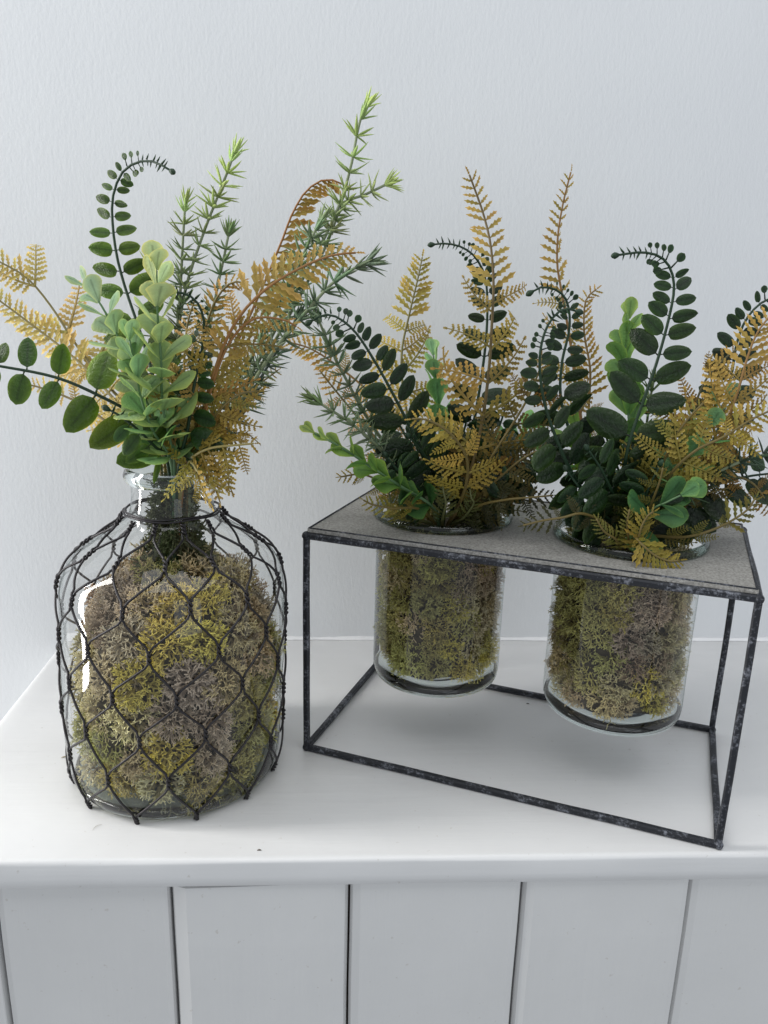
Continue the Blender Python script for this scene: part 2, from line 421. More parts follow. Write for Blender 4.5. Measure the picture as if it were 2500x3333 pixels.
def wire_path(w0, sg):
    pts = []; half = w0
    for row in range(ROWS + 1):
        th0, s0 = tw_th(row, half), tw_s(row, half)
        tl = TW * (.75 if row in (0, ROWS) else 1) * (1 + .2 * noise.noise(Vector((row, half, 5))))
        turns = 1.5; nn = 15
        for k in range(nn + 1):
            u = k / nn; ph = PI * (0 if sg > 0 else 1) + PI + sg * 0 + 2 * PI * turns * u
            s_ = s0 + (u - .5) * tl
            r_ = WP[0][0] if False else None
            p = wsurf(th0, s_); tx = Vector((-math.sin(th0), math.cos(th0), 0)); nrm = wsurf(th0, s_, .001) - p; nrm.normalize()
            rad = HR * (1.0 if .08 < u < .92 else 1.35)
            pts.append(p + tx * (math.cos(ph) * rad) + nrm * (math.sin(ph) * HR + .0012))
        if row < ROWS:
            nh = half + sg; th1, s1 = tw_th(row + 1, nh), tw_s(row + 1, nh); tl1 = TW
            sa, sb = s0 + tl * .5, s1 - tl1 * .5
            for k in range(1, 9):
                u = k / 9; e = u
                th = th0 + (th1 - th0) * e; s_ = sa + (sb - sa) * u
                pts.append(wsurf(th, s_, .0006 + .0007 * math.sin(PI * u)))
            half = nh
    return pts
net = MB()
for kk, rr_ in ((0, .0372), (1, .0362)):
    path = [Vector((rr_ * math.cos(t) + LEAN * .23, rr_ * math.sin(t), .2285 + .0014 * kk + .0006 * math.sin(5 * t + kk))) for t in [2 * PI * i / 72 for i in range(73)]]
    net.tube(path, WR * .9, 7)
net_o = net.build('wire_netting', WIRE, bottle)
for j in range(NW):
    for sg in (1, -1):
        m = MB(); m.tube(wire_path(2 * j, sg), WR, 6); m.build('wire', WIRE, net_o)
# moss in the bottle
bm = []
for ri, z in enumerate((.021, .050, .081, .109, .136, .160)):
    nn = 14; rad = (.066, .0705, .071, .070, .063, .047)[ri]
    for k in range(nn):
        th = 2 * PI * (k + .5 * (ri % 2)) / nn + rnd(-.15, .15) - PI / 2
        x, y = math.cos(th) * rad, math.sin(th) * rad
        fx = x / .06
        c = 'tgybtmpo'[int((noise.noise(Vector((x * 22, y * 22, z * 20)) + Vector((3, 1, 7))) * .5 + .5) * 7.99)]
        if y < 0:
            if z > .125 and -.1 < fx < .65: c = 'y'
            elif z > .13 and fx < -.3: c = 'm'
            elif z < .045: c = 'p' if fx < .1 else 'g'
            elif z < .075 and .05 < fx < .5: c = 'y'
            elif fx < -.3: c = 'p' if z > .07 else 'g'
            elif fx > .4: c = 't' if z > .1 else 'm'
            elif fx > .1: c = 'm' if z > .08 else 't'
        if random.random() < .22: c = random.choice('tgpy')
        bm.append((x + (.001 if x > 0 else (.006 if z > .06 else .002)), y, z + rnd(-.006, .006), rnd(.0190, .0230), c))
for k in range(6):
    th = k * PI / 3 + .3; bm.append((math.cos(th) * .024, math.sin(th) * .026, .176, .021, random.choice('tgb')))
for z, r_, c in ((.180, .031, 'd'), (.196, .027, 'd'), (.212, .0245, 'd'), (.226, .0235, 'd'), (.239, .0235, 'd')):
    bm.append((rnd(-.003, .003), rnd(-.003, .003), z, r_, c))
moss_fill('reindeer_moss', 'tan and yellow reindeer moss packed inside the wire wrapped bottle', (BX, BY, .002), bm,
          [(.055, .011), (.062, .02), (.064, .05), (.065, .10), (.061, .13), (.048, .158), (.025, .172)], LEAN)

# ------------------------------------------------------------------ planter stand
O = Vector((-.0299, .6271, 0)); A = -.4036; W_, D_, H_ = .344, .1755, .2032
EX = Vector((math.cos(A), math.sin(A), 0)); EY = Vector((-math.sin(A), math.cos(A), 0)); EZ = Vector((0, 0, 1))
CEN = O + EX * W_ / 2 + EY * D_ / 2
stand = empty('planter_stand', CEN, 'weathered black metal box frame stand with grey plate holding two glass jars', 'plant stand')
stand.rotation_euler = (0, 0, A)
HB = .0027
def bar(name, a, b, wd=HB, seed=0):
    a, b = Vector(a), Vector(b); d = (b - a).normalized(); m = MB()
    u = Vector((0, 0, 1)) if abs(d.z) < .5 else Vector((1, 0, 0)); v_ = d.cross(u); n = 16
    sec = [(1, .6), (.6, 1), (-.6, 1), (-1, .6), (-1, -.6), (-.6, -1), (.6, -1), (1, -.6)]
    rows = []
    for i in range(n + 1):
        p = a.lerp(b, i / n); q = p * 30 + Vector((seed * 7, 0, 0))
        k = wd * (1 + .05 * noise.noise(q)); off = u * (.0006 * noise.noise(q * .5)) + v_ * (.0006 * noise.noise(q * .5 + Vector((5, 5, 5))))
        rows.append([m.vert(p + off + u * (x * k) + v_ * (y * k)) for x, y in sec])
    for A_, B_ in zip(rows, rows[1:]):
        for j in range(8): m.f.append((A_[j], A_[(j + 1) % 8], B_[(j + 1) % 8], B_[j]))
    m.f.append(tuple(reversed(rows[0]))); m.f.append(tuple(rows[-1]))
    return m.build(name, IRON, stand, False)
hx, hy = W_ / 2, D_ / 2; zb, zt = HB + .0004, H_ - .001
sd = 0
for (x, y) in ((-hx, -hy), (hx, -hy), (hx, hy), (-hx, hy)):
    sd += 1; bar('post', (x, y, zb + HB * .9), (x, y, zt - HB * .9), HB * .95, sd)
    for z in (zb, zt):
        m = MB(); n = 8
        for i in range(n + 1):
            for k in range(10):
                t = PI * i / n; ph = 2 * PI * k / 10; r_ = .0037 * (1 + .12 * noise.noise(Vector((i, k, sd + z * 9))))
                m.vert((x + r_ * math.sin(t) * math.cos(ph), y + r_ * math.sin(t) * math.sin(ph), max(.0003, z + r_ * math.cos(t))))
        for i in range(n):
            for k in range(10): m.f.append((i * 10 + k, i * 10 + (k + 1) % 10, (i + 1) * 10 + (k + 1) % 10, (i + 1) * 10 + k))
        m.build('weld', IRON, stand)
g = HB * .8
for z, nm in ((zb, 'bottom_rail'), (zt, 'top_rail')):
    for s_ in (-1, 1):
        sd += 2; bar(nm, (-hx + g, s_ * hy, z), (hx - g, s_ * hy, z), HB, sd); bar(nm, (s_ * hx, -hy + g, z), (s_ * hx, hy - g, z), HB, sd + 1)
# plate with two holes
JD, HOLE = .080, .0597
m = MB(); px, py = hx - .0008, hy - .0008; z0, z1 = zt + HB + .0003, zt + HB + .0033
for sg in (-1, 1):
    cx = sg * JD; xa, xb = (-px, 0) if sg < 0 else (0, px)
    angs = sorted([2 * PI * i / 72 for i in range(72)] + [math.atan2(y, x - cx) % (2 * PI) for x in (xa, xb) for y in (-py, py)])
    rows = []
    for t in angs:
        c_, s_ = math.cos(t), math.sin(t)
        tx = ((xb if c_ > 0 else xa) - cx) / c_ if abs(c_) > 1e-9 else 1e9
        ty = (py if s_ > 0 else -py) / s_ if abs(s_) > 1e-9 else 1e9
        k = min(tx, ty); ox, oy = cx + c_ * k, s_ * k
        rows.append([m.vert((cx + HOLE * c_, HOLE * s_, z0)), m.vert((cx + HOLE * c_, HOLE * s_, z1)), m.vert((ox, oy, z1)), m.vert((ox, oy, z0))])
    for i in range(len(rows)):
        A_, B_ = rows[i], rows[(i + 1) % len(rows)]
        mid = (Vector(m.v[A_[2]]) + Vector(m.v[B_[2]])) / 2
        for j in range(4):
            if j == 2 and abs(mid.x) < 1e-6: continue
            m.f.append((A_[j], A_[(j + 1) % 4], B_[(j + 1) % 4], B_[j]))
plate = m.build('top_plate', PLATE, stand, False)
ZR = z1
m = MB(); rp = [Vector((x, y, z1 + .0002)) for x, y in ((-px + .002, -py + .001), (px - .001, -py + .001), (px - .001, py - .001), (-px + .001, py - .001), (-px + .001, -py + .001))]
m.tube([p for a_, b_ in zip(rp, rp[1:]) for p in (a_, a_.lerp(b_, .33), a_.lerp(b_, .67), b_)], .0009, 6); m.build('plate_edge', IRON, plate)

def jar(name, label, c, pal, seed):
    root = empty(name, (c.x, c.y, .057), label, 'glass jar', 'glass jars in the stand')
    H = ZR - .057
    wp = smooth_prof([(.0566, .003), (.0584, .008), (.0587, .018), (.0587, .04), (.0586, .09), (.0585, H - .006), (.0585, H + .0012)])
    m = MB(); m.lathe(wp, 112, 0, wob=.012); m.build('jar_wall', GLASS, root)
    m = MB(); m.lathe([(.0588, H + .0006), (.0612, H + .0009), (.0620, H + .0028), (.0614, H + .0058), (.0598, H + .0076), (.0575, H + .0074), (.0562, H + .0052), (.0560, H + .0008)], 96, 0, True)
    m.build('lip', LIPG, root)
    m = MB(); m.lathe([(.0001, .001), (.040, .001), (.052, .0), (.0562, .0012), (.0576, .0045), (.0576, .0080), (.0555, .0095), (.030, .0082), (.0001, .008)], 96, 0); m.build('base', BASEG, root)
    parts = []
    for ri, z in enumerate((.026, .044, .063, .082, .101, .119, .136)):
        for k in range(15):
            th = 2 * PI * (k + .5 * (ri % 2)) / 15 + rnd(-.15, .15); rad = .0440
            x, y = math.cos(th) * rad, math.sin(th) * rad
            parts.append((x, y, z + rnd(-.004, .004), rnd(.0145, .0172), pal(x / rad, y / rad, z) if random.random() > .22 else random.choice('gtpo')))
    moss_fill('reindeer_moss', seed, (c.x, c.y, .057), parts, [(.042, .012), (.044, .016), (.044, .05), (.044, .09), (.043, .125), (.034, .140), (.012, .146)])
    return root
CL_, CR_ = CEN - EX * JD, CEN + EX * JD
def palL(x, y, z):
    if x > .3 and .04 < z < .09: return 'p'
    if z > .1: return 'o' if x < 0 else 'b'
    return 'g' if x < .1 else 'y'
def palR(x, y, z):
    if z < .045 and -.1 < x < .5: return 'y'
    if z < .06: return 't' if x < 0 else 'g'
    if -.4 < x < .4: return 'm' if z > .08 else 'b'
    return 'p' if x > .3 else 'g'
jar('glass_jar', 'left of two glass jars set in the stand, filled with olive green moss', CL_, palL, 'olive green reindeer moss filling the left glass jar of the stand')
jar('glass_jar', 'right of two glass jars set in the stand, filled with brown and yellow moss', CR_, palR, 'brown and yellow reindeer moss filling the right glass jar of the stand')

# ------------------------------------------------------------------ foliage meshes
def leaf_mesh(name, mt, shape, nx=11, ny=6, fold=.12, curl=.1, petiole=.07, pr=.024, wave=0., seed=0, tw=0.):
    """blade along +X of length 1, shape(u) = half width, normal +Z; tone runs from midrib to rim"""
    m = MB(); idx = []
    for i in range(nx + 1):
        u = i / nx; hw = shape(u); row = []
        for j in range(-ny // 2, ny // 2 + 1):
            v_ = j / (ny / 2); x = petiole + u * (1 - petiole); y = v_ * hw
            z = fold * abs(y) * 1.0 - curl * u * u + .012 * (1 if j == 0 else 0) * -1 + wave * math.sin(u * 9 + seed + v_) * abs(v_) ** 2
            z -= fold * 1.4 * y * y / max(.05, hw); z += tw * u * y
            row.append(m.vert((x, y, z), max(abs(v_) ** 2.2, max(0, (u - .82) / .18) ** 2)))
        idx.append(row)
    for i in range(nx):
        for j in range(ny): m.f.append((idx[i][j], idx[i + 1][j], idx[i + 1][j + 1], idx[i][j + 1]))
    if petiole: m.tube([Vector((-.01, 0, 0)), Vector((petiole * .6, 0, -.004)), Vector((petiole * 1.4, 0, -.008))], [pr, pr * .9, pr * .6], 5, 0, 0)
    return m.mesh(name, mt)
def oval(u, w, tip=.75): return w * (math.sin(PI * min(1, u) ** tip) ** .52 if 0 < u < 1 else .0) + .004
ZSPIKE = None
ZL = [leaf_mesh('leaf', ZLEAF, lambda u: oval(u, .24, .88), fold=.35, curl=.06, seed=1),
      leaf_mesh('leaf', ZLEAF, lambda u: oval(u, .255, .95), fold=.25, curl=.12, seed=2),
      leaf_mesh('leaf', ZLEAF, lambda u: oval(u, .27, .76), fold=.42, curl=.02, wave=.012, seed=3),
      leaf_mesh('leaf', ZLEAF, lambda u: oval(u, .25, .8), fold=.5, curl=-.08, wave=.02, seed=5, tw=.5),
      leaf_mesh('leaf', ZLEAF, lambda u: oval(u, .28, .86), fold=.3, curl=.22, wave=.015, seed=6, tw=-.45)]
ZBUD = leaf_mesh('leaf', ZLEAF, lambda u: oval(u, .24, 1.2), 7, 4, .2, .02, .42, pr=.055)
_m = MB(); _m.tube([Vector((0, 0, 0)), Vector((.5, 0, .02)), Vector((1, 0, .1))], [.16, .12, .02], 6, 0, .6); ZSPIKE = _m.mesh('leaf', ZLEAF)
def spoon(u, w): return .004 + (w * (.18 + .82 * (u / .62) ** 1.15) if u < .62 else w * math.sqrt(max(0, 1 - ((u - .62) / .385) ** 2)))
EL = [leaf_mesh('leaf', ELEAF, lambda u: spoon(u, .37), fold=.3, curl=.10, wave=.02, petiole=.03, seed=1),
      leaf_mesh('leaf', ELEAF, lambda u: spoon(u, .42), fold=.2, curl=.2, wave=.025, petiole=.03, seed=4),
      leaf_mesh('leaf', ELEAF, lambda u: spoon(u, .33), fold=.4, curl=.02, wave=.015, petiole=.03, seed=7)]
def add_leaflet(m, base, d, nrm, L, hw, a0, a1, droop=.15, st=7, rs=random):
    """toothed leaflet"""
    pat = (.20, .30, 1.05, .52, 1.15, .50, 1.0, .42, .8)[:st - 1] + (.10,)
    side = nrm.cross(d).normalized(); rows = []
    for i, k in enumerate(pat):
        u = i / (len(pat) - 1); k2 = k * (1 - .25 * u) * hw * rs.uniform(.85, 1.15)
        c = base + d * (L * u) - nrm * (droop * L * u * u)
        fw_ = d * (L * .05 * (1 if k > .7 else 0)); a = a0 + (a1 - a0) * u
        rows.append((m.vert(c + side * k2 + fw_ + nrm * (.25 * k2), min(1, a + .25)), m.vert(c, a), m.vert(c - side * k2 + fw_ + nrm * (.25 * k2), min(1, a + .25))))
    for A_, B_ in zip(rows, rows[1:]):
        m.f.append((A_[0], B_[0], B_[1], A_[1])); m.f.append((A_[1], B_[1], B_[2], A_[2]))
def pinna_mesh(seed, n=10, arch=.15, bend=.12, lw=.043, ll=.28, curl=0.):
    """one side branch of a fern, length 1 along +X: rachis with toothed leaflets both sides"""
    rs = random.Random(seed); m = MB(); pts = []
    for i in range(17):
        u = i / 16; z = -arch * u * u - curl * max(0, u - .7) ** 2 * 6; pts.append(Vector((u * (1 - .1 * arch) - curl * max(0, u - .75) * .8, bend * u * u, z)))
    m.tube(pts, [.027 * (1 - .6 * i / 16) for i in range(17)], 5, .1, .5)
    for k in range(n + 1):
        u = .10 + .88 * k / n; i = min(15, int(u * 16)); p = pts[i].lerp(pts[i + 1], u * 16 - i); t = (pts[i + 1] - pts[i]).normalized()
        nz = Vector((0, 0, 1)); nz = (nz - t * nz.dot(t)).normalized(); s_ = nz.cross(t)
        L = ll * (.55 + .45 * math.sin(PI * min(1, .22 + u * .78))) * rs.uniform(.85, 1.1) * (1 - .35 * u)
        for sg in ((1, -1) if k < n else (0,)):
            d = (t * rs.uniform(.45, .7) + s_ * sg + nz * rs.uniform(-.1, .28)).normalized()
            add_leaflet(m, p, d, nz, L, lw * (1.1 - .3 * u), .15, .75 + .25 * u, rs.uniform(-.1, .3), 8, rs)
    return m.mesh('pinna', FERN, False)
PIN = [pinna_mesh(1, 8, .16, .16), pinna_mesh(2, 8, .36, -.12, curl=.3), pinna_mesh(3, 8, .05, .26, ll=.29), pinna_mesh(4, 9, .46, .08, curl=.45, ll=.26), pinna_mesh(5, 8, .26, -.24, ll=.29)]
def leaflet_obj_mesh(seed):
    m = MB(); add_leaflet(m, Vector((0, 0, 0)), Vector((1, 0, 0)), Vector((0, 0, 1)), 1., .128, .2, .9, .22, 9, random.Random(seed)); return m.mesh('leaflet', FERN, False)
LFL = [leaflet_obj_mesh(s_) for s_ in (1, 2, 3)]
def whorl_mesh(seed, n=7, tip=False):
    rs = random.Random(seed); m = MB()
    for k in range(n):
        ph = 2 * PI * k / n + rs.uniform(-.35, .35); el = R(rs.uniform(6, 46) if not tip else rs.uniform(42, 80)); L = rs.uniform(.75, 1.05)
        rd = Vector((math.cos(ph), math.sin(ph), 0)); cv = rs.uniform(-.16, .22)
        pts = [rd * (.03 + L * math.cos(el) * u) + Vector((0, 0, L * math.sin(el) * u + cv * u * u)) for u in (0, .25, .5, .75, 1)]
        b = len(m.v); side = Vector((-math.sin(ph), math.cos(ph), 0))
        for i, p in enumerate(pts):
            hw = (.055, .078, .074, .052, .008)[i]; a = i / 4
            up_ = (Vector((0, 0, 1)) * math.cos(el) - rd * math.sin(el)) * hw * .55
            m.vert(p + side * hw, a); m.vert(p + up_, a); m.vert(p - side * hw, a); m.vert(p - up_, a)
        for i in range(4):
            for j in range(4): m.f.append((b + i * 4 + j, b + i * 4 + (j + 1) % 4, b + i * 4 + 4 + (j + 1) % 4, b + i * 4 + 4 + j))
    return m.mesh('needle_whorl', NEED)
WH = [whorl_mesh(1, 8), whorl_mesh(2, 9), whorl_mesh(3, 7), whorl_mesh(4, 8)]
WT = [whorl_mesh(7, 8, True), whorl_mesh(8, 9, True)]

# ------------------------------------------------------------------ stems: where each one is rooted and the line it follows
LB = Vector((BX + LEAN * .26, BY, .262))
BASES = {'B': [Vector((BX + LEAN * .12, BY + .004, .13)), LB + Vector((0, 0, -.03))],
         'L': [Vector((CL_.x, CL_.y, .16)), Vector((CL_.x, CL_.y, .2))],
         'R': [Vector((CR_.x, CR_.y, .16)), Vector((CR_.x, CR_.y, .2))]}
HOLDER = {'B': 'sprigs in the wire wrapped bottle', 'L': 'sprigs in the left jar', 'R': 'sprigs in the right jar'}
def rooted(base, pts, spread=.014):
    b = BASES[base]; tr_ = [P(*q) for q in pts]
    d = tr_[0] - b[1]; d.z = 0; d = d.normalized() * min(spread, d.length) if d.length > 1e-6 else d
    return Curve([b[0] + d * .3, b[1] + d] + tr_)
RIM = {'B': .272, 'L': .219, 'R': .219}
def start_plant(name, label, cat, base, c):
    o = empty(name, c.at(0), label, cat, HOLDER[base]); return o
def stem_part(root, c, r0, r1, col, n=44, t1=1.):
    m = MB(); pts = [local(root, c.at(t1 * i / (n - 1))) for i in range(n)]
    m.tube(pts, [r0 + (r1 - r0) * i / (n - 1) for i in range(n)], 8)
    o = m.build('stem', STEM, root); o.color = (*col, 1); return o
def vary(c, k=.18): f_ = rnd(1 - k, 1 + k); return tuple(max(0, x * f_ * rnd(1 - k * .5, 1 + k * .5)) for x in c)
def lerp3(a, b, t): return tuple(x + (y - x) * t for x, y in zip(a, b))

def leafy(label, base, pts, Lmax, t0=.25, face=(0, -1, .15), col=((.030, .085, .018), (.045, .125, .022)), tipcol=(.03, .09, .035), ang=20, spacing=0.67, taper=1.3, stemcol=(.018, .05, .022), twist=0., bud=.14, broad=1.):
    """arching stem of paired oval leaves that shrink to buds at the coiled tip"""
    c = rooted(base, pts); root = start_plant('leafy_sprig', label, 'leaf sprig', base, c)
    stem_part(root, c, .0019, .0008, stemcol)
    n0 = Vector(face).normalized(); t = 1.; dist = 0.; k = 0
    L = c.L
    s_ = L * .985; first = True
    while s_ > L * t0:
        u = (L - s_) / (L * (1 - t0)); t = s_ / L
        size = Lmax * (min(1., u / .62) ** taper) ; size = max(size, .0042)
        T = c.tan(t); p = c.at(t)
        if p.z < RIM[base] + .002: break
        n1 = (n0 - T * n0.dot(T)).normalized(); n1 = Matrix.Rotation(twist * u + rnd(-.12, .12), 3, T) @ n1
        sd_ = T.cross(n1)
        for sg in (1, -1):
            a_ = R(ang + rnd(-10, 10)); d = (sd_ * sg * math.cos(a_) + T * math.sin(a_) + n1 * rnd(-.12, .22)).normalized()
            zn = (n1 + rv(.28) + sd_ * sg * rnd(-.25, .15)).normalized()
            cc = lerp3(*col, random.random()); cc = lerp3(tipcol, cc, min(1, u * 2.4)); sz = size * rnd(.88, 1.1)
            mm = ZBUD if size < Lmax * .30 else random.choice(ZL)
            pp = local(root, p + sd_ * sg * .0008 + T * rnd(-.0012, .0012))
            if u < bud * .75: link('leaf', ZSPIKE, root, frame(d, zn, pp, .0050 * rnd(.7, 1.2)), vary(tipcol))
            else: link('leaf', mm, root, frame(d, zn, pp, sz * 1.25 if mm is ZBUD else (sz, sz * broad, sz)), vary(cc))
        s_ -= max(.0042, size * spacing) ; k += 1
    m = MB(); T = c.tan(1); e = local(root, c.at(1)); m.tube([e - T * .001, e + T * .0008, e + T * .0026, e + T * .0044, e + T * .0055], [.0009, .0019, .0024, .0016, .0003], 8)
    o = m.build('bud', STEM, root); o.color = (*vary(stemcol), 1)
    return root
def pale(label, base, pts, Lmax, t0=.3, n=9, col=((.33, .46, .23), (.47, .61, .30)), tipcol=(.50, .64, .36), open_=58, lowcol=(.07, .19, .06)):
    """upright sprig of spoon shaped pale leaves in crossed pairs"""
    c = rooted(base, pts); root = start_plant('pale_sprig', label, 'leaf sprig', base, c)
    stem_part(root, c, .0015, .0007, (.16, .28, .14))
    ph = rnd(0, 3)
    for k in range(n):
        u = k / (n - 1); t = t0 + (1 - t0) * u ** .9; T = c.tan(t); p = c.at(t); a = T.orthogonal().normalized(); ph += PI / 2 + rnd(-.2, .2)
        if p.z < RIM[base]: continue
        for sg in (0, PI):
            rd = Matrix.Rotation(ph + sg, 3, T) @ a; op = R(open_ * (1 - .62 * u ** 2) + rnd(-15, 15))
            d = T * math.cos(op) + rd * math.sin(op); zn = T * math.sin(op) - rd * math.cos(op) + rv(.2)
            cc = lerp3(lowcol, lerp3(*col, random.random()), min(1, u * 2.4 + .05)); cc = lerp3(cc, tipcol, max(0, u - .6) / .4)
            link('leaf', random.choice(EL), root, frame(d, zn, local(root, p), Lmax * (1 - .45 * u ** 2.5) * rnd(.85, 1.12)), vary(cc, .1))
    return root
def rosemary(label, base, pts, L=.0125, t0=.22, gap=.0078, col=(.25, .33, .20), tipcol=(.56, .68, .26), tipk=.3, r0=.0018, stemcol=(.26, .31, .18), dark=None):
    c = rooted(base, pts); root = start_plant('rosemary_sprig', label, 'rosemary', base, c)
    stem_part(root, c, r0, .0010, stemcol)
    s_ = c.L * t0
    while s_ < c.L:
        t = s_ / c.L
        if c.at(t).z < RIM[base] + .004: s_ += gap; continue
        T = (c.tan(t) + rv(.12)).normalized(); last = t > 1 - 1.2 * gap / c.L
        u = max(0, (t - (1 - tipk)) / tipk); cc = vary(lerp3(col, tipcol, u), .18)
        zx = T.orthogonal().normalized(); zx = Matrix.Rotation(rnd(0, 6.28), 3, T) @ zx
        y = T.cross(zx); m_ = Matrix((zx, y, T)).transposed().to_4x4()
        k = L * rnd(.85, 1.15) * (1.0 if not last else .95)
        link('needle_whorl', random.choice(WT if last else WH), root, Matrix.Translation(local(root, c.at(t))) @ m_ @ Matrix.Diagonal((k, k, k, 1)), cc)
        s_ += gap * rnd(.75, 1.25)
    k = L; T = c.tan(1); zx = T.orthogonal().normalized(); m_ = Matrix((zx, T.cross(zx), T)).transposed().to_4x4()
    link('needle_whorl', WT[0], root, Matrix.Translation(local(root, c.at(1))) @ m_ @ Matrix.Diagonal((k, k, k, 1)), vary(lerp3(col, tipcol, 1 if tipk < .9 else .6)))
    return root
AMB = ((.50, .39, .10), (.64, .44, .13)); YEL = ((.76, .61, .20), (.88, .72, .28)); OLI = ((.34, .30, .06), (.48, .36, .08)); RUS = ((.50, .35, .09), (.64, .39, .11))
def fern(label, base, pts, blen, t0=.35, t1=.72, pairs=4, face=(0, -1, .2), col=AMB, lowcol=None, tl=.016, ang=38, stemcol=(.20, .15, .045), side=(1, -1), cup=.1, r0=.0019, gap=.0061, twist=0., only=None):
    """bipinnate frond: side branches low down, toothed leaflets on the upper stem"""
    c = rooted(base, pts); root = start_plant('fern_frond', label, 'fern', base, c)
    stem_part(root, c, r0, .0007, stemcol); n0 = Vector(face).normalized()
    def fr(t):
        T = c.tan(t); n1 = (n0 - T * n0.dot(T)); n1 = n1.normalized() if n1.length > .05 else T.orthogonal().normalized(); n1 = Matrix.Rotation(twist * t, 3, T) @ n1; return c.at(t), T, n1, T.cross(n1)
    for k in range(pairs):
        u = k / max(1, pairs - 1) if pairs > 1 else 0; t = t0 + (t1 - t0) * u
        for sg in side:
            p, T, n1, sd_ = fr(min(.98, t + rnd(-.012, .012)))
            if p.z < RIM[base] - .004 and math.hypot(p.x - BASES[base][1].x, p.y - BASES[base][1].y) < .03: continue
            a_ = R(ang + rnd(-9, 9)); d = (sd_ * sg * math.cos(a_) + T * math.sin(a_) - n1 * (cup + rnd(-.22, .22))).normalized()
            L = blen * (1 - .5 * u) * rnd(.85, 1.12) * (.85 if k == 0 else 1)
            cc = lerp3(*col, random.random()); cc = lerp3(lowcol or col[0], cc, min(1, .35 + u))
            zn = (n1 + rv(.35)).normalized(); ms_ = random.choice(PIN)
            link('pinna', ms_, root, frame(d, zn, local(root, p), (L, L * (1 if sg > 0 else -1) * rnd(.9, 1.1), L)), vary(cc, .15))
    s_ = c.L * (t1 + .04); k = 0
    while s_ < c.L * .995:
        t = s_ / c.L; p, T, n1, sd_ = fr(t); u = (t - t1) / (1 - t1)
        for sg in side:
            a_ = R(rnd(18, 36) + 14 * u); d = (sd_ * sg * math.cos(a_) + T * math.sin(a_) - n1 * rnd(-.1, .3)).normalized()
            L = tl * 1.2 * (1 - .66 * u) * rnd(.85, 1.12)
            link('leaflet', random.choice(LFL), root, frame(d, (n1 + rv(.25)).normalized(), local(root, p), L), vary(lerp3(*col, random.random() * .8 + .1), .12))
        s_ += gap * (1 - .35 * u)
    p, T, n1, sd_ = fr(1); link('leaflet', LFL[0], root, frame(T, n1, local(root, p), tl * .35), vary(col[1]))
    return root

# ------------------------------------------------------------------ the bottle's bunch
GRN = ((.085, .170, .016), (.125, .235, .022))
leafy('upright bright green oval leaf sprig with hooked tip above the bottle, standing left', 'B',
      [(372, 990, .625), (345, 870, .64), (310, 740, .655), (270, 620, .66), (250, 540, .66), (242, 460, .66), (246, 415, .66), (263, 374, .66), (290, 353, .655), (322, 347, .65), (350, 357, .645), (368, 368, .64)], .029, t0=.36, col=GRN, ang=14, spacing=0.79, taper=.95)
leafy('green oval leaf sprig reaching left out of the frame low over the bottle neck', 'B',
      [(362, 985, .60), (300, 905, .585), (215, 855, .575), (120, 815, .57), (0, 791, .565), (-110, 775, .56), (-190, 790, .56)], .036, t0=.30, face=(.1, -1, .25), col=GRN, ang=2, spacing=0.98, taper=.7, broad=1.12)
leafy('dark green leaf sprig at the centre of the bottle with small coiled tip', 'B',
      [(388, 1000, .575), (405, 930, .565), (420, 830, .56), (438, 745, .56), (440, 690, .555), (424, 650, .55), (398, 634, .545), (370, 630, .54)], .030, t0=.34, face=(-.55, -1, .3), col=((.025, .075, .02), (.035, .10, .025)), ang=12, spacing=0.64, taper=1.5)
leafy('short dark green leaf sprig lying over the front of the bottle rim', 'B',
      [(360, 992, .578), (335, 965, .562), (300, 930, .553), (262, 900, .55), (235, 885, .55)], .030, t0=.30, face=(.1, -1, .5), col=GRN, ang=-4, spacing=0.66, taper=.4, broad=1.1)
pale('left of two pale green spoon leaf sprigs in front of the bottle bunch', 'B', [(365, 990, .585), (322, 880, .565), (275, 770, .555), (228, 675, .55), (192, 622, .55)], .0290, t0=.34, n=16, tipcol=(.52, .66, .48))
pale('right of two pale green spoon leaf sprigs, lime tipped, at the bottle bunch centre', 'B', [(375, 992, .575), (352, 880, .555), (348, 780, .545), (340, 670, .54), (338, 585, .535)], .0330, t0=.34, n=16, col=((.36, .50, .21), (.52, .66, .28)), tipcol=(.70, .78, .42))
pale('short grey green spoon leaf sprig low between the two taller pale sprigs', 'B', [(368, 995, .575), (330, 930, .555), (305, 860, .545), (292, 790, .54), (280, 735, .538)], .0280, t0=.36, n=12, col=((.24, .44, .18), (.36, .56, .24)), tipcol=(.42, .6, .32))
fern('pale yellow fern frond spreading left beyond the bottle in front of the wall', 'B', [(350, 960, .64), (235, 835, .67), (165, 745, .69), (112, 664, .70), (60, 602, .70), (0, 566, .70), (-50, 545, .70)],   .084, t0=.50, t1=.86, pairs=4, col=YEL, tl=.016, ang=44, stemcol=(.26, .22, .08))
fern('lower yellow fern frond hanging left behind the reaching leaf sprig', 'B', [(345, 970, .63), (262, 880, .655), (190, 800, .675), (131, 749, .685), (76, 707, .69), (0, 650, .69), (-60, 610, .69)], .055, t0=.46, t1=.66, pairs=4, col=YEL, tl=.020, ang=30, stemcol=(.30, .24, .08))
fern('yellow fern frond low at left under the oval leaf sprig', 'B', [(340, 985, .62), (250, 925, .635), (170, 870, .65), (90, 838, .66), (30, 825, .665)], .040, t0=.42, t1=.8, pairs=4, col=YEL, tl=.013, ang=25, face=(.2, -1, -.2))
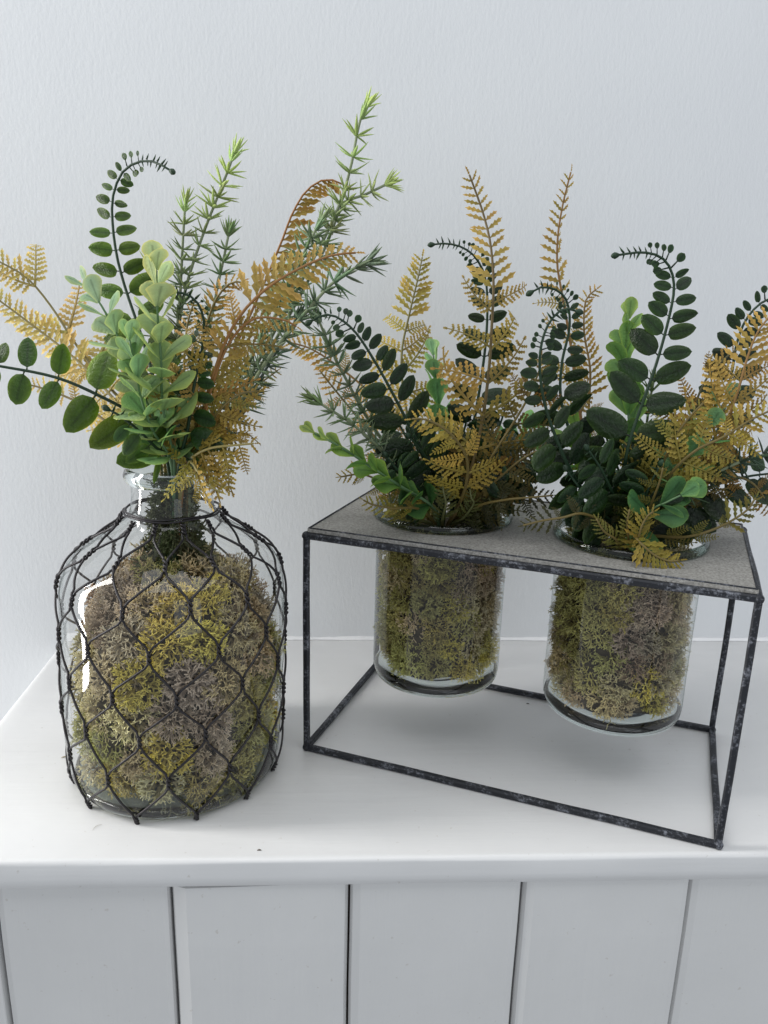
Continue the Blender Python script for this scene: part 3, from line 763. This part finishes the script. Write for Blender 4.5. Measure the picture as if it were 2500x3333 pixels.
fern('large amber fern frond arching right across the bottle bunch', 'B', [(408, 985, .58), (440, 880, .565), (478, 760, .55), (520, 680, .545), (580, 620, .545), (650, 578, .55), (715, 552, .555), (768, 546, .56)], .058, t0=.42, t1=.74, pairs=6, col=AMB, tl=.022, ang=35, face=(.35, -1, .55), stemcol=(.35, .17, .05), cup=.3, gap=.0058)
fern('amber fern frond lying under the large arching one, tip at right', 'B', [(412, 985, .575), (450, 860, .56), (490, 750, .55), (545, 690, .545), (610, 690, .545), (640, 705, .545)], .062, t0=.34, t1=.74, pairs=6, col=AMB, lowcol=(.26, .2, .05), tl=.016, ang=30, face=(.5, -1, .3), stemcol=(.35, .17, .05), cup=.3)
fern('rust fern frond with drooping tip behind the rosemary on the right of the bottle', 'B', [(415, 975, .62), (470, 830, .65), (545, 670, .68), (605, 530, .695), (630, 465, .70), (662, 412, .70), (704, 387, .70), (740, 398, .695)], .030, t0=.55, t1=.66, pairs=2, col=RUS, tl=.030, ang=30, face=(.15, -1, .2), stemcol=(.34, .15, .04), side=(1,), gap=.0064)
fern('small rust fern frond curling between coiled sprig and large amber fern', 'B', [(405, 985, .60), (425, 850, .60), (440, 730, .60), (465, 650, .60), (500, 610, .60), (528, 612, .595)], .034, t0=.45, t1=.78, pairs=4, col=RUS, tl=.015, face=(.3, -1, .4))
fern('olive fern frond bunched at right just above the bottle neck', 'B', [(410, 990, .58), (440, 930, .565), (480, 880, .56), (520, 850, .565), (560, 845, .57)], .046, t0=.60, t1=.9, pairs=6, col=OLI, tl=.012, ang=20, face=(.2, -1, .6))
fern('olive fern frond peeping out behind rosemary right of the bottle', 'B', [(420, 970, .63), (500, 880, .655), (560, 830, .67), (600, 800, .68)], .034, t0=.5, t1=.85, pairs=3, col=OLI, tl=.012, ang=30)
fern('yellow fern frond drooping over the bottle rim on its right side', 'B', [(408, 1005, .572), (420, 985, .555), (455, 968, .545), (505, 962, .54), (548, 958, .54)], .048, t0=.72, t1=.95, pairs=6, col=((.42, .33, .06), (.54, .38, .09)), tl=.014, ang=12, face=(.15, -.85, .6), stemcol=(.38, .31, .11), cup=.45)
fern('pale yellow fern frond hanging below the right side of the bottle rim', 'B', [(404, 1008, .570), (415, 1000, .553), (428, 1020, .545), (448, 1048, .54), (475, 1062, .538)], .034, t0=.76, t1=.95, pairs=4, col=((.42, .36, .06), (.54, .42, .10)), tl=.014, ang=20, face=(.3, -1, .2), stemcol=(.36, .31, .11), cup=.1)
fern('brown amber fern frond upright behind the coiled sprig in the bottle', 'B', [(398, 985, .61), (400, 880, .625), (398, 780, .635), (405, 700, .64), (420, 650, .64)], .030, t0=.4, t1=.85, pairs=5, col=RUS, tl=.012)
rosemary('tallest rosemary sprig leaning right above the bottle', 'B', [(415, 985, .61), (500, 880, .625), (590, 720, .645), (660, 590, .66), (705, 505, .665), (738, 430, .67), (760, 350, .672), (775, 270, .675), (790, 232, .675)], 0.0169, t0=.34, gap=0.0124, tipk=.34, r0=.0022)
rosemary('short lime tipped rosemary side shoot at right below the tallest tip', 'B', [(420, 985, .612), (520, 860, .63), (620, 690, .652), (700, 540, .667), (740, 445, .67), (790, 420, .672), (835, 398, .672)], 0.0156, t0=.80, gap=0.0102, tipk=.2)
rosemary('thick rosemary sprig leaning far right with dark starry tip', 'B', [(420, 988, .60), (510, 880, .60), (590, 760, .605), (660, 675, .61), (720, 610, .615), (768, 578, .62), (790, 570, .62)], 0.0187, t0=.34, gap=0.0091, col=(.22, .29, .19), tipcol=(.17, .25, .16), r0=.0024)
rosemary('rosemary sprig with lime tip rising behind the pale sprigs', 'B', [(385, 985, .63), (378, 850, .65), (385, 720, .665), (402, 620, .67), (432, 525, .672), (462, 445, .675), (490, 375, .678), (505, 332, .68)], 0.0169, t0=.42, gap=0.0108, tipk=.42)
rosemary('slim grey green rosemary sprig left of the lime tipped one', 'B', [(380, 985, .63), (372, 850, .65), (382, 720, .665), (390, 620, .67), (395, 520, .672), (400, 440, .675)], 0.0156, t0=.5, gap=0.0096, tipk=.15)
rosemary('slim rosemary sprig right of the lime tipped one behind small rust fern', 'B', [(395, 985, .63), (420, 850, .65), (450, 720, .66), (470, 620, .665), (485, 550, .667), (494, 505, .668)], 0.0156, t0=.5, gap=0.0096, tipk=.2, tipcol=(.22, .32, .14))
rosemary('bare stemmed rosemary sprig bending right beside the bottle neck', 'B', [(420, 995, .60), (475, 950, .605), (525, 880, .61), (555, 830, .62), (600, 755, .63), (640, 690, .635)], 0.0169, t0=.36, gap=0.0129, tipcol=(.13, .2, .13), col=(.10, .15, .115), stemcol=(.07, .1, .08))
rosemary('dense rosemary sprig under the rust frond right of centre', 'B', [(415, 985, .60), (490, 860, .61), (560, 740, .62), (610, 650, .63), (650, 560, .64), (690, 480, .65)], 0.0175, t0=.42, gap=0.0083, tipk=.25, tipcol=(.26, .36, .2))
rosemary('small rosemary tip peeping left of the lime leaf sprig', 'B', [(378, 990, .64), (350, 860, .66), (330, 720, .67), (320, 620, .67), (322, 570, .67)], 0.0144, t0=.6, gap=0.0108, tipk=.1)

# ------------------------------------------------------------------ the left jar's bunch
DRK = ((.011, .034, .012), (.026, .062, .016))
leafy('dark green leaf sprig arching left from the left jar towards the bottle', 'L', [(950, 1085, .64), (905, 965, .62), (858, 868, .61), (808, 778, .605), (768, 718, .60), (730, 686, .60), (700, 680, .60), (672, 694, .60)], .032, t0=.30, col=DRK, face=(.1, -1, .2), ang=22, spacing=0.64, taper=1.0)
leafy('dark leaf sprig behind the tall central fern with tip pointing left', 'L', [(985, 1080, .68), (1020, 930, .70), (1042, 800, .71), (1052, 700, .71), (1050, 610, .71), (1030, 560, .705), (1000, 535, .70), (965, 526, .70), (937, 528, .70)], .027, t0=.34, col=DRK, ang=20, spacing=0.74, taper=1.1)
leafy('dark leaf sprig spreading low right between the two jars', 'L', [(1010, 1085, .65), (1080, 1020, .64), (1140, 985, .635), (1185, 975, .63), (1215, 985, .63)], .034, t0=.28, col=DRK, face=(0, -.8, .7), ang=20, spacing=0.64, taper=.4)
leafy('short dark leaf sprig filling the mouth of the left jar', 'L', [(960, 1090, .645), (945, 1030, .63), (915, 980, .615), (885, 945, .605)], .034, t0=.28, col=DRK, face=(-.1, -1, .5), ang=10, spacing=0.58, taper=.35)
leafy('short dark leaf sprig at the back of the left jar', 'L', [(975, 1085, .68), (985, 1010, .69), (1000, 940, .70), (1015, 880, .70)], .032, t0=.25, col=DRK, ang=15, spacing=0.64, taper=.4)
leafy('short dark leaf sprig leaning right over the front of the left jar', 'L', [(985, 1076, 0.647), (1020, 1026, 0.622), (1060, 986, 0.612), (1100, 971, 0.607)], .034, t0=.22, col=DRK, face=(0, -.9, .45), ang=8, spacing=.5, taper=.35)
leafy('low dark leaf sprig at the left front of the left jar mouth', 'L', [(930, 1081, 0.642), (895, 1046, 0.622), (860, 1016, 0.612), (835, 986, 0.609)], .030, t0=.22, col=DRK, face=(.1, -1, .4), ang=5, spacing=.5, taper=.35)
pale('bright green leaf sprig leaning left over the edge of the stand', 'L', [(935, 1095, .63), (865, 1050, .60), (800, 1008, .585), (740, 968, .575), (680, 936, .57)], .0230, t0=.40, n=11, col=((.17, .33, .07), (.27, .46, .10)), tipcol=(.55, .68, .24), open_=30)
pale('slim pale green sprig standing between dark leaves and tall fern', 'L', [(955, 1080, .68), (950, 960, .70), (946, 860, .71), (940, 800, .712), (936, 768, .712)], 0.0264, t0=.5, n=9, col=((.22, .45, .2), (.3, .55, .22)), tipcol=(.42, .68, .36), open_=24)
pale('dim pale green sprig low behind the stand between the jars', 'L', [(1000, 1085, .70), (1060, 1010, .72), (1110, 960, .73), (1150, 925, .735)], 0.0360, t0=.4, n=8, col=((.12, .28, .12), (.18, .36, .14)), tipcol=(.25, .5, .2))
fern('tallest amber fern frond at the centre, with paired side branches', 'L', [(985, 1105, .63), (1012, 1035, .615), (1040, 920, .605), (1056, 800, .60), (1063, 690, .60), (1066, 610, .60), (1060, 530, .605), (1045, 465, .61), (1026, 410, .61), (1014, 378, .605)], .062, t0=.40, t1=.72, pairs=5, col=AMB, tl=.020, ang=33, face=(.05, -1, .1), stemcol=(.17, .12, .045), cup=-.05, gap=.0080)
fern('yellow green fern frond leaning left of the tallest amber fern', 'L', [(955, 1085, .68), (895, 950, .71), (872, 850, .73), (868, 760, .74), (884, 680, .745), (903, 600, .745), (912, 556, .745)], .060, t0=.50, t1=.78, pairs=5, col=((.52, .45, .10), (.62, .50, .13)), tl=.023, ang=30, stemcol=(.2, .18, .06))
fern('orange yellow fern frond reaching left from the left jar behind rosemary', 'L', [(945, 1085, .68), (875, 940, .70), (800, 850, .715), (735, 795, .72), (675, 755, .72), (622, 738, .72)], .046, t0=.42, t1=.78, pairs=4, col=((.64, .44, .11), (.74, .48, .14)), tl=.020, ang=30, stemcol=(.3, .18, .06))
fern('orange fern frond low at left behind the rosemary of the left jar', 'L', [(930, 1090, .67), (850, 990, .68), (780, 910, .69), (730, 850, .69), (690, 800, .69)], .040, t0=.42, t1=.85, pairs=4, col=((.58, .38, .09), (.68, .42, .11)), tl=.013, ang=25)
fern('broad yellow fern frond facing forward at the foot of the tallest fern', 'L', [(1000, 1070, .615), (1010, 1000, .59), (985, 950, .575), (950, 920, .568), (915, 905, .565), (890, 905, .565)], .044, t0=.45, t1=.80, pairs=5, col=((.50, .40, .08), (.62, .45, .10)), tl=.017, ang=20, face=(.1, -1, .35))
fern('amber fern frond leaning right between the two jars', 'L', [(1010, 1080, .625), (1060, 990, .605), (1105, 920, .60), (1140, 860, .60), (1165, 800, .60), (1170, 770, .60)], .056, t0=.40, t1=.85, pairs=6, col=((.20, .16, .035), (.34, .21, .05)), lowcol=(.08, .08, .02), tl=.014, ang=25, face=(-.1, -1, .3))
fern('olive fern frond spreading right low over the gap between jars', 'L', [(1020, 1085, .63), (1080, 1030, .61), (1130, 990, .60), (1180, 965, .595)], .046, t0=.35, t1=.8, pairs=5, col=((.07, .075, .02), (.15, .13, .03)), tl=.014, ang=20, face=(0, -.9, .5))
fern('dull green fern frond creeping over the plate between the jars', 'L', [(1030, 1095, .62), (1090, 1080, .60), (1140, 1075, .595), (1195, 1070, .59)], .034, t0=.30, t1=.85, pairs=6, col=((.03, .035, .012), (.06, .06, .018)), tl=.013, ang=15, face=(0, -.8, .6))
fern('small yellow fern frond at the far left tip below bright green sprig', 'L', [(910, 1090, .66), (840, 1050, .65), (785, 1025, .645), (735, 1030, .64)], .022, t0=.6, t1=.85, pairs=3, col=((.42, .33, .06), (.5, .36, .07)), tl=.012, ang=20)
fern('small yellow green fern frond drooping at the left of the left jar rim', 'L', [(905, 1100, .62), (850, 1098, .598), (805, 1090, .59), (785, 1080, .59)], .024, t0=.45, t1=.8, pairs=4, col=((.30, .27, .05), (.40, .34, .07)), tl=.012, ang=60, side=(-1, 1), face=(0, -1, .2))
for i, (x, y, yy, lab) in enumerate(((838, 1050, .605, 'leftmost of the short olive fern tips standing in the left jar rim'), (870, 1042, .60, 'second short olive fern tip from the left in the left jar rim'),
                                     (955, 1035, .598, 'short green fern tip at the middle of the left jar rim'), (1015, 1060, .60, 'short dark green fern tip right of the middle in the left jar rim'), (1055, 1075, .602, 'short dark fern tip at the right of the left jar rim'))):
    fern(lab, 'L', [(x + (960 - x) * .25, 1118, yy + .026), (x + 8, 1088, yy + .016), (x + 3, (y + 1085) / 2 + 3, yy + .014), (x, y - 4, yy + .016)], .012, t0=.55, t1=.62, pairs=1, col=((.16, .17, .04), (.26, .25, .06)) if i < 2 else ((.08, .10, .025), (.15, .17, .04)), tl=.013, ang=25, gap=.0042, stemcol=(.15, .16, .06))
rosemary('rosemary sprig leaning left from the left jar towards the bottle', 'L', [(945, 1085, .65), (865, 1000, .635), (795, 905, .63), (748, 820, .63), (715, 755, .63), (692, 700, .63), (680, 672, .63)], 0.0169, t0=.30, gap=0.0095, tipk=.12, tipcol=(.2, .3, .18))
rosemary('short rosemary shoot low at left of the left jar bunch', 'L', [(930, 1085, .64), (850, 1000, .62), (790, 940, .61), (745, 905, .605), (705, 880, .60), (678, 862, .60)], 0.0156, t0=.45, gap=0.0096, tipk=.2, tipcol=(.24, .36, .16))

# ------------------------------------------------------------------ the right jar's bunch
leafy('dark green leaf sprig with question mark hook above the right jar', 'R', [(1345, 1130, .60), (1346, 1040, .59), (1358, 960, .585), (1388, 870, .585), (1418, 785, .585), (1443, 695, .585), (1456, 625, .585), (1448, 580, .583), (1425, 554, .58), (1385, 545, .578), (1335, 551, .575)], .036, t0=.24, col=((.022, .060, .014), (.034, .082, .018)), ang=24, spacing=0.67, taper=1.05)
leafy('dark leaf sprig at the left of the right jar with tip curling right', 'R', [(1310, 1130, .60), (1240, 1030, .585), (1195, 930, .575), (1172, 850, .57), (1166, 770, .57), (1182, 705, .57), (1215, 668, .57), (1245, 672, .57)], .031, t0=.26, col=DRK, ang=12, face=(.3, -1, .3), spacing=0.64, taper=1.2)
leafy('thin dark leaf sprig hooking left in front of the tall narrow fern', 'R', [(1320, 1130, .62), (1262, 1010, .615), (1215, 880, .61), (1213, 790, .61), (1230, 710, .61), (1226, 655, .61), (1205, 628, .605), (1172, 620, .60), (1150, 630, .60)], .026, t0=.36, col=DRK, ang=16, spacing=0.70, taper=1.2)
leafy('dark leaf sprig leaving the frame at the right edge', 'R', [(1400, 1130, .62), (1490, 1040, .63), (1550, 930, .64), (1578, 820, .645), (1592, 740, .645), (1615, 685, .645), (1655, 648, .645), (1710, 640, .64), (1750, 670, .64)], .031, t0=.28, col=DRK, ang=18, spacing=0.70, taper=1.0)
leafy('short dark leaf sprig filling the mouth of the right jar', 'R', [(1345, 1136, 0.597), (1325, 1071, 0.582), (1300, 1016, 0.572), (1270, 971, 0.567)], .036, t0=.25, col=DRK, face=(.1, -1, .4), ang=12, spacing=0.54, taper=.35)
leafy('dark leaf sprig low at right over the right jar rim', 'R', [(1400, 1140, .60), (1470, 1085, .595), (1540, 1050, .59), (1610, 1030, .59), (1690, 1020, .59)], .036, t0=.25, col=DRK, face=(0, -.8, .6), ang=14, spacing=0.64, taper=.4)
leafy('short dark leaf sprig at the back of the right jar', 'R', [(1380, 1130, .63), (1400, 1050, .64), (1420, 980, .645), (1440, 930, .645)], .034, t0=.22, col=DRK, face=(0, -.9, .5), ang=15, spacing=0.58, taper=.35)
leafy('low dark leaf sprig at the left front of the right jar mouth', 'R', [(1325, 1136, 0.592), (1285, 1091, 0.577), (1250, 1051, 0.572), (1225, 1016, 0.57)], .034, t0=.22, col=DRK, face=(.1, -1, .4), ang=5, spacing=.5, taper=.35)
leafy('low dark leaf sprig at the centre of the right jar mouth', 'R', [(1372, 1136, 0.592), (1390, 1086, 0.575), (1405, 1046, 0.57), (1425, 1006, 0.569)], .034, t0=.22, col=DRK, face=(-.1, -1, .45), ang=5, spacing=.48, taper=.35)
pale('pale green sprig rising behind the hooked leaf sprig of the right jar', 'R', [(1365, 1120, .63), (1362, 980, .65), (1355, 860, .66), (1350, 760, .662), (1358, 690, .662)], 0.0312, t0=.38, n=11, col=((.20, .40, .12), (.28, .5, .16)), tipcol=(.40, .6, .2), open_=30)
pale('small pale green sprig showing through the yellow fern at right', 'R', [(1400, 1120, .60), (1440, 1040, .585), (1500, 970, .58), (1545, 900, .58), (1570, 860, .58)], 0.0264, t0=.4, n=9, col=((.16, .40, .16), (.3, .55, .3)), tipcol=(.45, .68, .42))
pale('green leaf sprig lying low at the front right of the right jar', 'R', [(1385, 1140, .585), (1410, 1100, .565), (1440, 1085, .555), (1470, 1070, .55)], 0.0336, t0=.4, n=5, col=((.06, .17, .07), (.13, .30, .12)), tipcol=(.2, .40, .17))
pale('pale green leaf sprig low between hooked sprig and the tall narrow fern', 'R', [(1330, 1120, .63), (1290, 1040, .65), (1262, 980, .66), (1248, 930, .665)], 0.0336, t0=.4, n=8, col=((.16, .36, .08), (.26, .46, .1)), tipcol=(.4, .6, .16))
fern('tall narrow amber fern frond standing between the two jars', 'R', [(1330, 1130, .63), (1275, 1000, .645), (1248, 860, .655), (1232, 740, .66), (1215, 640, .66), (1204, 575, .66), (1205, 510, .66), (1216, 440, .66), (1233, 372, .655)], .046, t0=.45, t1=.70, pairs=4, col=AMB, tl=.018, ang=34, face=(.6, -.8, .1), stemcol=(.30, .17, .06), side=(-1, 1), gap=.0080)
fern('amber fern frond curving down right of the tall narrow fern', 'R', [(1320, 1120, .64), (1285, 1020, .655), (1272, 900, .665), (1275, 800, .668), (1262, 720, .67), (1265, 650, .67), (1288, 625, .67)], .026, t0=.42, t1=.62, pairs=3, col=((.58, .40, .10), (.68, .44, .11)), tl=.017, ang=10, stemcol=(.28, .18, .06))
fern('olive brown fern frond branching at left of the large right amber fern', 'R', [(1395, 1120, .625), (1450, 1020, .63), (1490, 930, .635), (1505, 865, .637), (1530, 812, .638), (1568, 772, .638), (1600, 750, .638)], .040, t0=.50, t1=.86, pairs=4, col=((.30, .21, .05), (.46, .29, .07)), tl=.012, ang=40, stemcol=(.10, .09, .035))
fern('large amber fern frond upright at the right edge of the picture', 'R', [(1405, 1130, .60), (1500, 1030, .585), (1560, 930, .575), (1592, 850, .57), (1612, 780, .57), (1635, 720, .57), (1665, 680, .57)], .060, t0=.46, t1=.80, pairs=6, col=((.56, .41, .10), (.70, .47, .14)), tl=.022, ang=44, face=(-.1, -1, .2), stemcol=(.34, .19, .06))
fern('broad yellow olive fern frond spreading right from the right jar', 'R', [(1395, 1130, .595), (1445, 1030, .575), (1500, 975, .565), (1560, 945, .56), (1625, 905, .56), (1680, 880, .56)], .052, t0=.35, t1=.80, pairs=6, col=((.46, .40, .08), (.60, .46, .11)), tl=.018, ang=30, face=(0, -.9, .5), cup=.2)
fern('yellow olive fern frond above the right jar leaning right', 'R', [(1385, 1120, .60), (1420, 1030, .585), (1455, 950, .575), (1490, 900, .57), (1520, 870, .57)], .044, t0=.38, t1=.82, pairs=5, col=((.38, .36, .08), (.52, .46, .11)), tl=.015, ang=25)
fern('brown fern frond reaching left across the pale wall beside the hooked leaf sprig', 'R', [(1400, 1120, .63), (1470, 1030, .645), (1485, 950, .65), (1470, 905, .65), (1440, 890, .65), (1405, 890, .65)], .022, t0=.6, t1=.68, pairs=2, col=((.22, .13, .035), (.32, .18, .045)), tl=.012, ang=15)
fern('olive fern tuft standing above the middle of the right jar', 'R', [(1385, 1140, .585), (1410, 1080, .565), (1425, 1040, .557), (1432, 1010, .555)], .030, t0=.5, t1=.9, pairs=4, col=((.15, .15, .035), (.25, .24, .05)), tl=.011, ang=10)
fern('amber fern frond dropping off to the lower right corner of the bunch', 'R', [(1410, 1130, .60), (1500, 1060, .59), (1570, 1030, .585), (1620, 1040, .58), (1650, 1075, .58), (1668, 1110, .58)], .034, t0=.5, t1=.85, pairs=4, col=((.30, .2, .05), (.50, .27, .07)), tl=.015, ang=25)
fern('olive fern frond arching up at the right over the stand corner', 'R', [(1400, 1160, .585), (1480, 1160, .565), (1550, 1140, .56), (1610, 1105, .558), (1632, 1075, .558)], .026, t0=.36, t1=.78, pairs=4, col=((.20, .19, .04), (.32, .28, .06)), tl=.017, ang=55, side=(1, -1), face=(0, -1, .1))
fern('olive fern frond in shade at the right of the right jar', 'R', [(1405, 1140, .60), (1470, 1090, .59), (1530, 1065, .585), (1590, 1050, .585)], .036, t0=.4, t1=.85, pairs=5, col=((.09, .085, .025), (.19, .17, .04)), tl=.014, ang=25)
fern('yellow fern frond drooping over the front of the right jar rim', 'R', [(1378, 1178, .572), (1372, 1160, .555), (1385, 1175, .545), (1415, 1200, .54), (1445, 1212, .538), (1468, 1210, .537)], .020, t0=.62, t1=.72, pairs=2, col=((.36, .30, .05), (.46, .38, .07)), tl=.017, ang=50, face=(0, -.8, .6), gap=.0034, cup=-.4)
fern('upright yellow fern tip at the front of the right jar rim', 'R', [(1385, 1185, .565), (1380, 1165, .552), (1385, 1140, .548), (1398, 1115, .547), (1412, 1105, .546)], .018, t0=.6, t1=.68, pairs=1, col=((.34, .28, .05), (.44, .35, .06)), tl=.015, ang=35, gap=.0036)
fern('slim green fern tip standing at the front of the right jar rim', 'R', [(1360, 1185, .57), (1357, 1160, .557), (1355, 1130, .553), (1360, 1100, .552)], .012, t0=.6, t1=.66, pairs=1, col=((.22, .23, .05), (.32, .31, .07)), tl=.011, ang=30, gap=.0040)
fern('green fern tip leaning left in the right jar rim', 'R', [(1340, 1185, .57), (1330, 1165, .558), (1305, 1148, .553), (1288, 1120, .552)], .014, t0=.55, t1=.62, pairs=1, col=((.17, .19, .04), (.27, .27, .06)), tl=.012, ang=30, gap=.0040)
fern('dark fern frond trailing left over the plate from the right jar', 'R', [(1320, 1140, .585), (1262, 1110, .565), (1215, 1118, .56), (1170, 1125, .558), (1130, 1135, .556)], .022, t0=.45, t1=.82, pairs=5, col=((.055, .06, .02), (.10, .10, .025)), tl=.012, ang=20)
rosemary('rosemary sprig behind the hooked leaf sprig of the right jar', 'R', [(1370, 1120, .63), (1385, 1010, .65), (1395, 930, .66), (1405, 860, .66), (1412, 825, .66)], 0.0156, t0=.4, gap=0.0086, col=(.2, .28, .16), tipcol=(.30, .40, .2))
rosemary('dark rosemary sprig pointing right low at the picture edge', 'R', [(1410, 1130, .60), (1490, 1060, .585), (1570, 1010, .58), (1640, 985, .58), (1700, 970, .58)], 0.0169, t0=.4, gap=0.0096, col=(.07, .12, .08), tipcol=(.1, .16, .1))

leafy('dark leaf sprig rising behind rosemary on the left of the left jar', 'L', [(945, 1085, .67), (905, 1000, .675), (870, 930, .68), (838, 880, .68)], .031, t0=.22, col=DRK, face=(-.1, -1, .3), ang=14, spacing=.46, taper=.4)
leafy('dark leaf sprig upright at the right back of the left jar', 'L', [(1000, 1085, .67), (1040, 1000, .68), (1075, 930, .685), (1095, 870, .685)], .031, t0=.22, col=DRK, face=(.1, -1, .2), ang=16, spacing=.48, taper=.45)
leafy('low dark leaf sprig reaching towards the right jar from the left jar', 'L', [(1005, 1090, .65), (1060, 1050, .645), (1115, 1035, .64), (1165, 1030, .64)], .030, t0=.22, col=DRK, face=(0, -.8, .6), ang=10, spacing=.44, taper=.35)
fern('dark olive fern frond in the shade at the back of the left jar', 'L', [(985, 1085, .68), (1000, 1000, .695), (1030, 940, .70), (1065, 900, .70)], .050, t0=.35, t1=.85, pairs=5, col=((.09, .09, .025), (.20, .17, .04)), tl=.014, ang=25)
leafy('dark leaf sprig upright behind the centre of the right jar', 'R', [(1365, 1125, .625), (1345, 1040, .635), (1318, 970, .64), (1300, 910, .64)], .032, t0=.22, col=DRK, face=(.1, -1, .3), ang=14, spacing=.46, taper=.4)
leafy('dark leaf sprig slanting right behind the yellow olive fern', 'R', [(1390, 1125, .62), (1450, 1040, .628), (1510, 980, .63), (1560, 935, .632)], .033, t0=.22, col=DRK, face=(-.1, -1, .35), ang=14, spacing=.46, taper=.4)
leafy('dark leaf sprig low between the right jar and the stand corner', 'R', [(1400, 1140, .605), (1455, 1110, .60), (1505, 1095, .597), (1555, 1088, .597)], .031, t0=.22, col=DRK, face=(0, -.8, .6), ang=10, spacing=.44, taper=.35)
# ------------------------------------------------------------------ crumbs on the shelf
def crumb(label, dx, dy, L, col, rot):
    d = FW + RT * ((dx * S - 1250) / FPX) - UP * ((dy * S - 1666.5) / FPX); p = CAM + d * (-CAM.z / d.z)
    m = MB(); pts = [Vector((L * (u - .5), .18 * L * math.sin(u * 3), .0004 + .0003 * math.sin(u * PI))) for u in (0, .25, .5, .75, 1)]
    m.tube(pts, [k_ * (.35 if L > .008 else 1) for k_ in (.0002, .0004, .0005, .0004, .0002)], 5); o = m.build('fibre' if 'fibre' in label else 'moss_crumb', STEM); o.location = p; o.rotation_euler = (0, 0, rot); o.color = (*col, 1)
    o['label'] = label; o['category'] = 'crumb'; o['group'] = 'crumbs on the shelf'
crumb('tiny straw coloured moss crumb on the shelf left of the bottle', 139, 1637, .005, (.4, .33, .15), .2)
crumb('tiny dark crumb on the shelf under the rear rail of the stand', 1140, 1521, .003, (.1, .08, .06), -.3)
crumb('tiny dark crumb on the shelf front between bottle and stand', 560, 1838, .003, (.14, .1, .07), .1)
crumb('fine curved fibre lying on the shelf in front of the bottle', 210, 1788, .0085, (.5, .46, .4), .9)
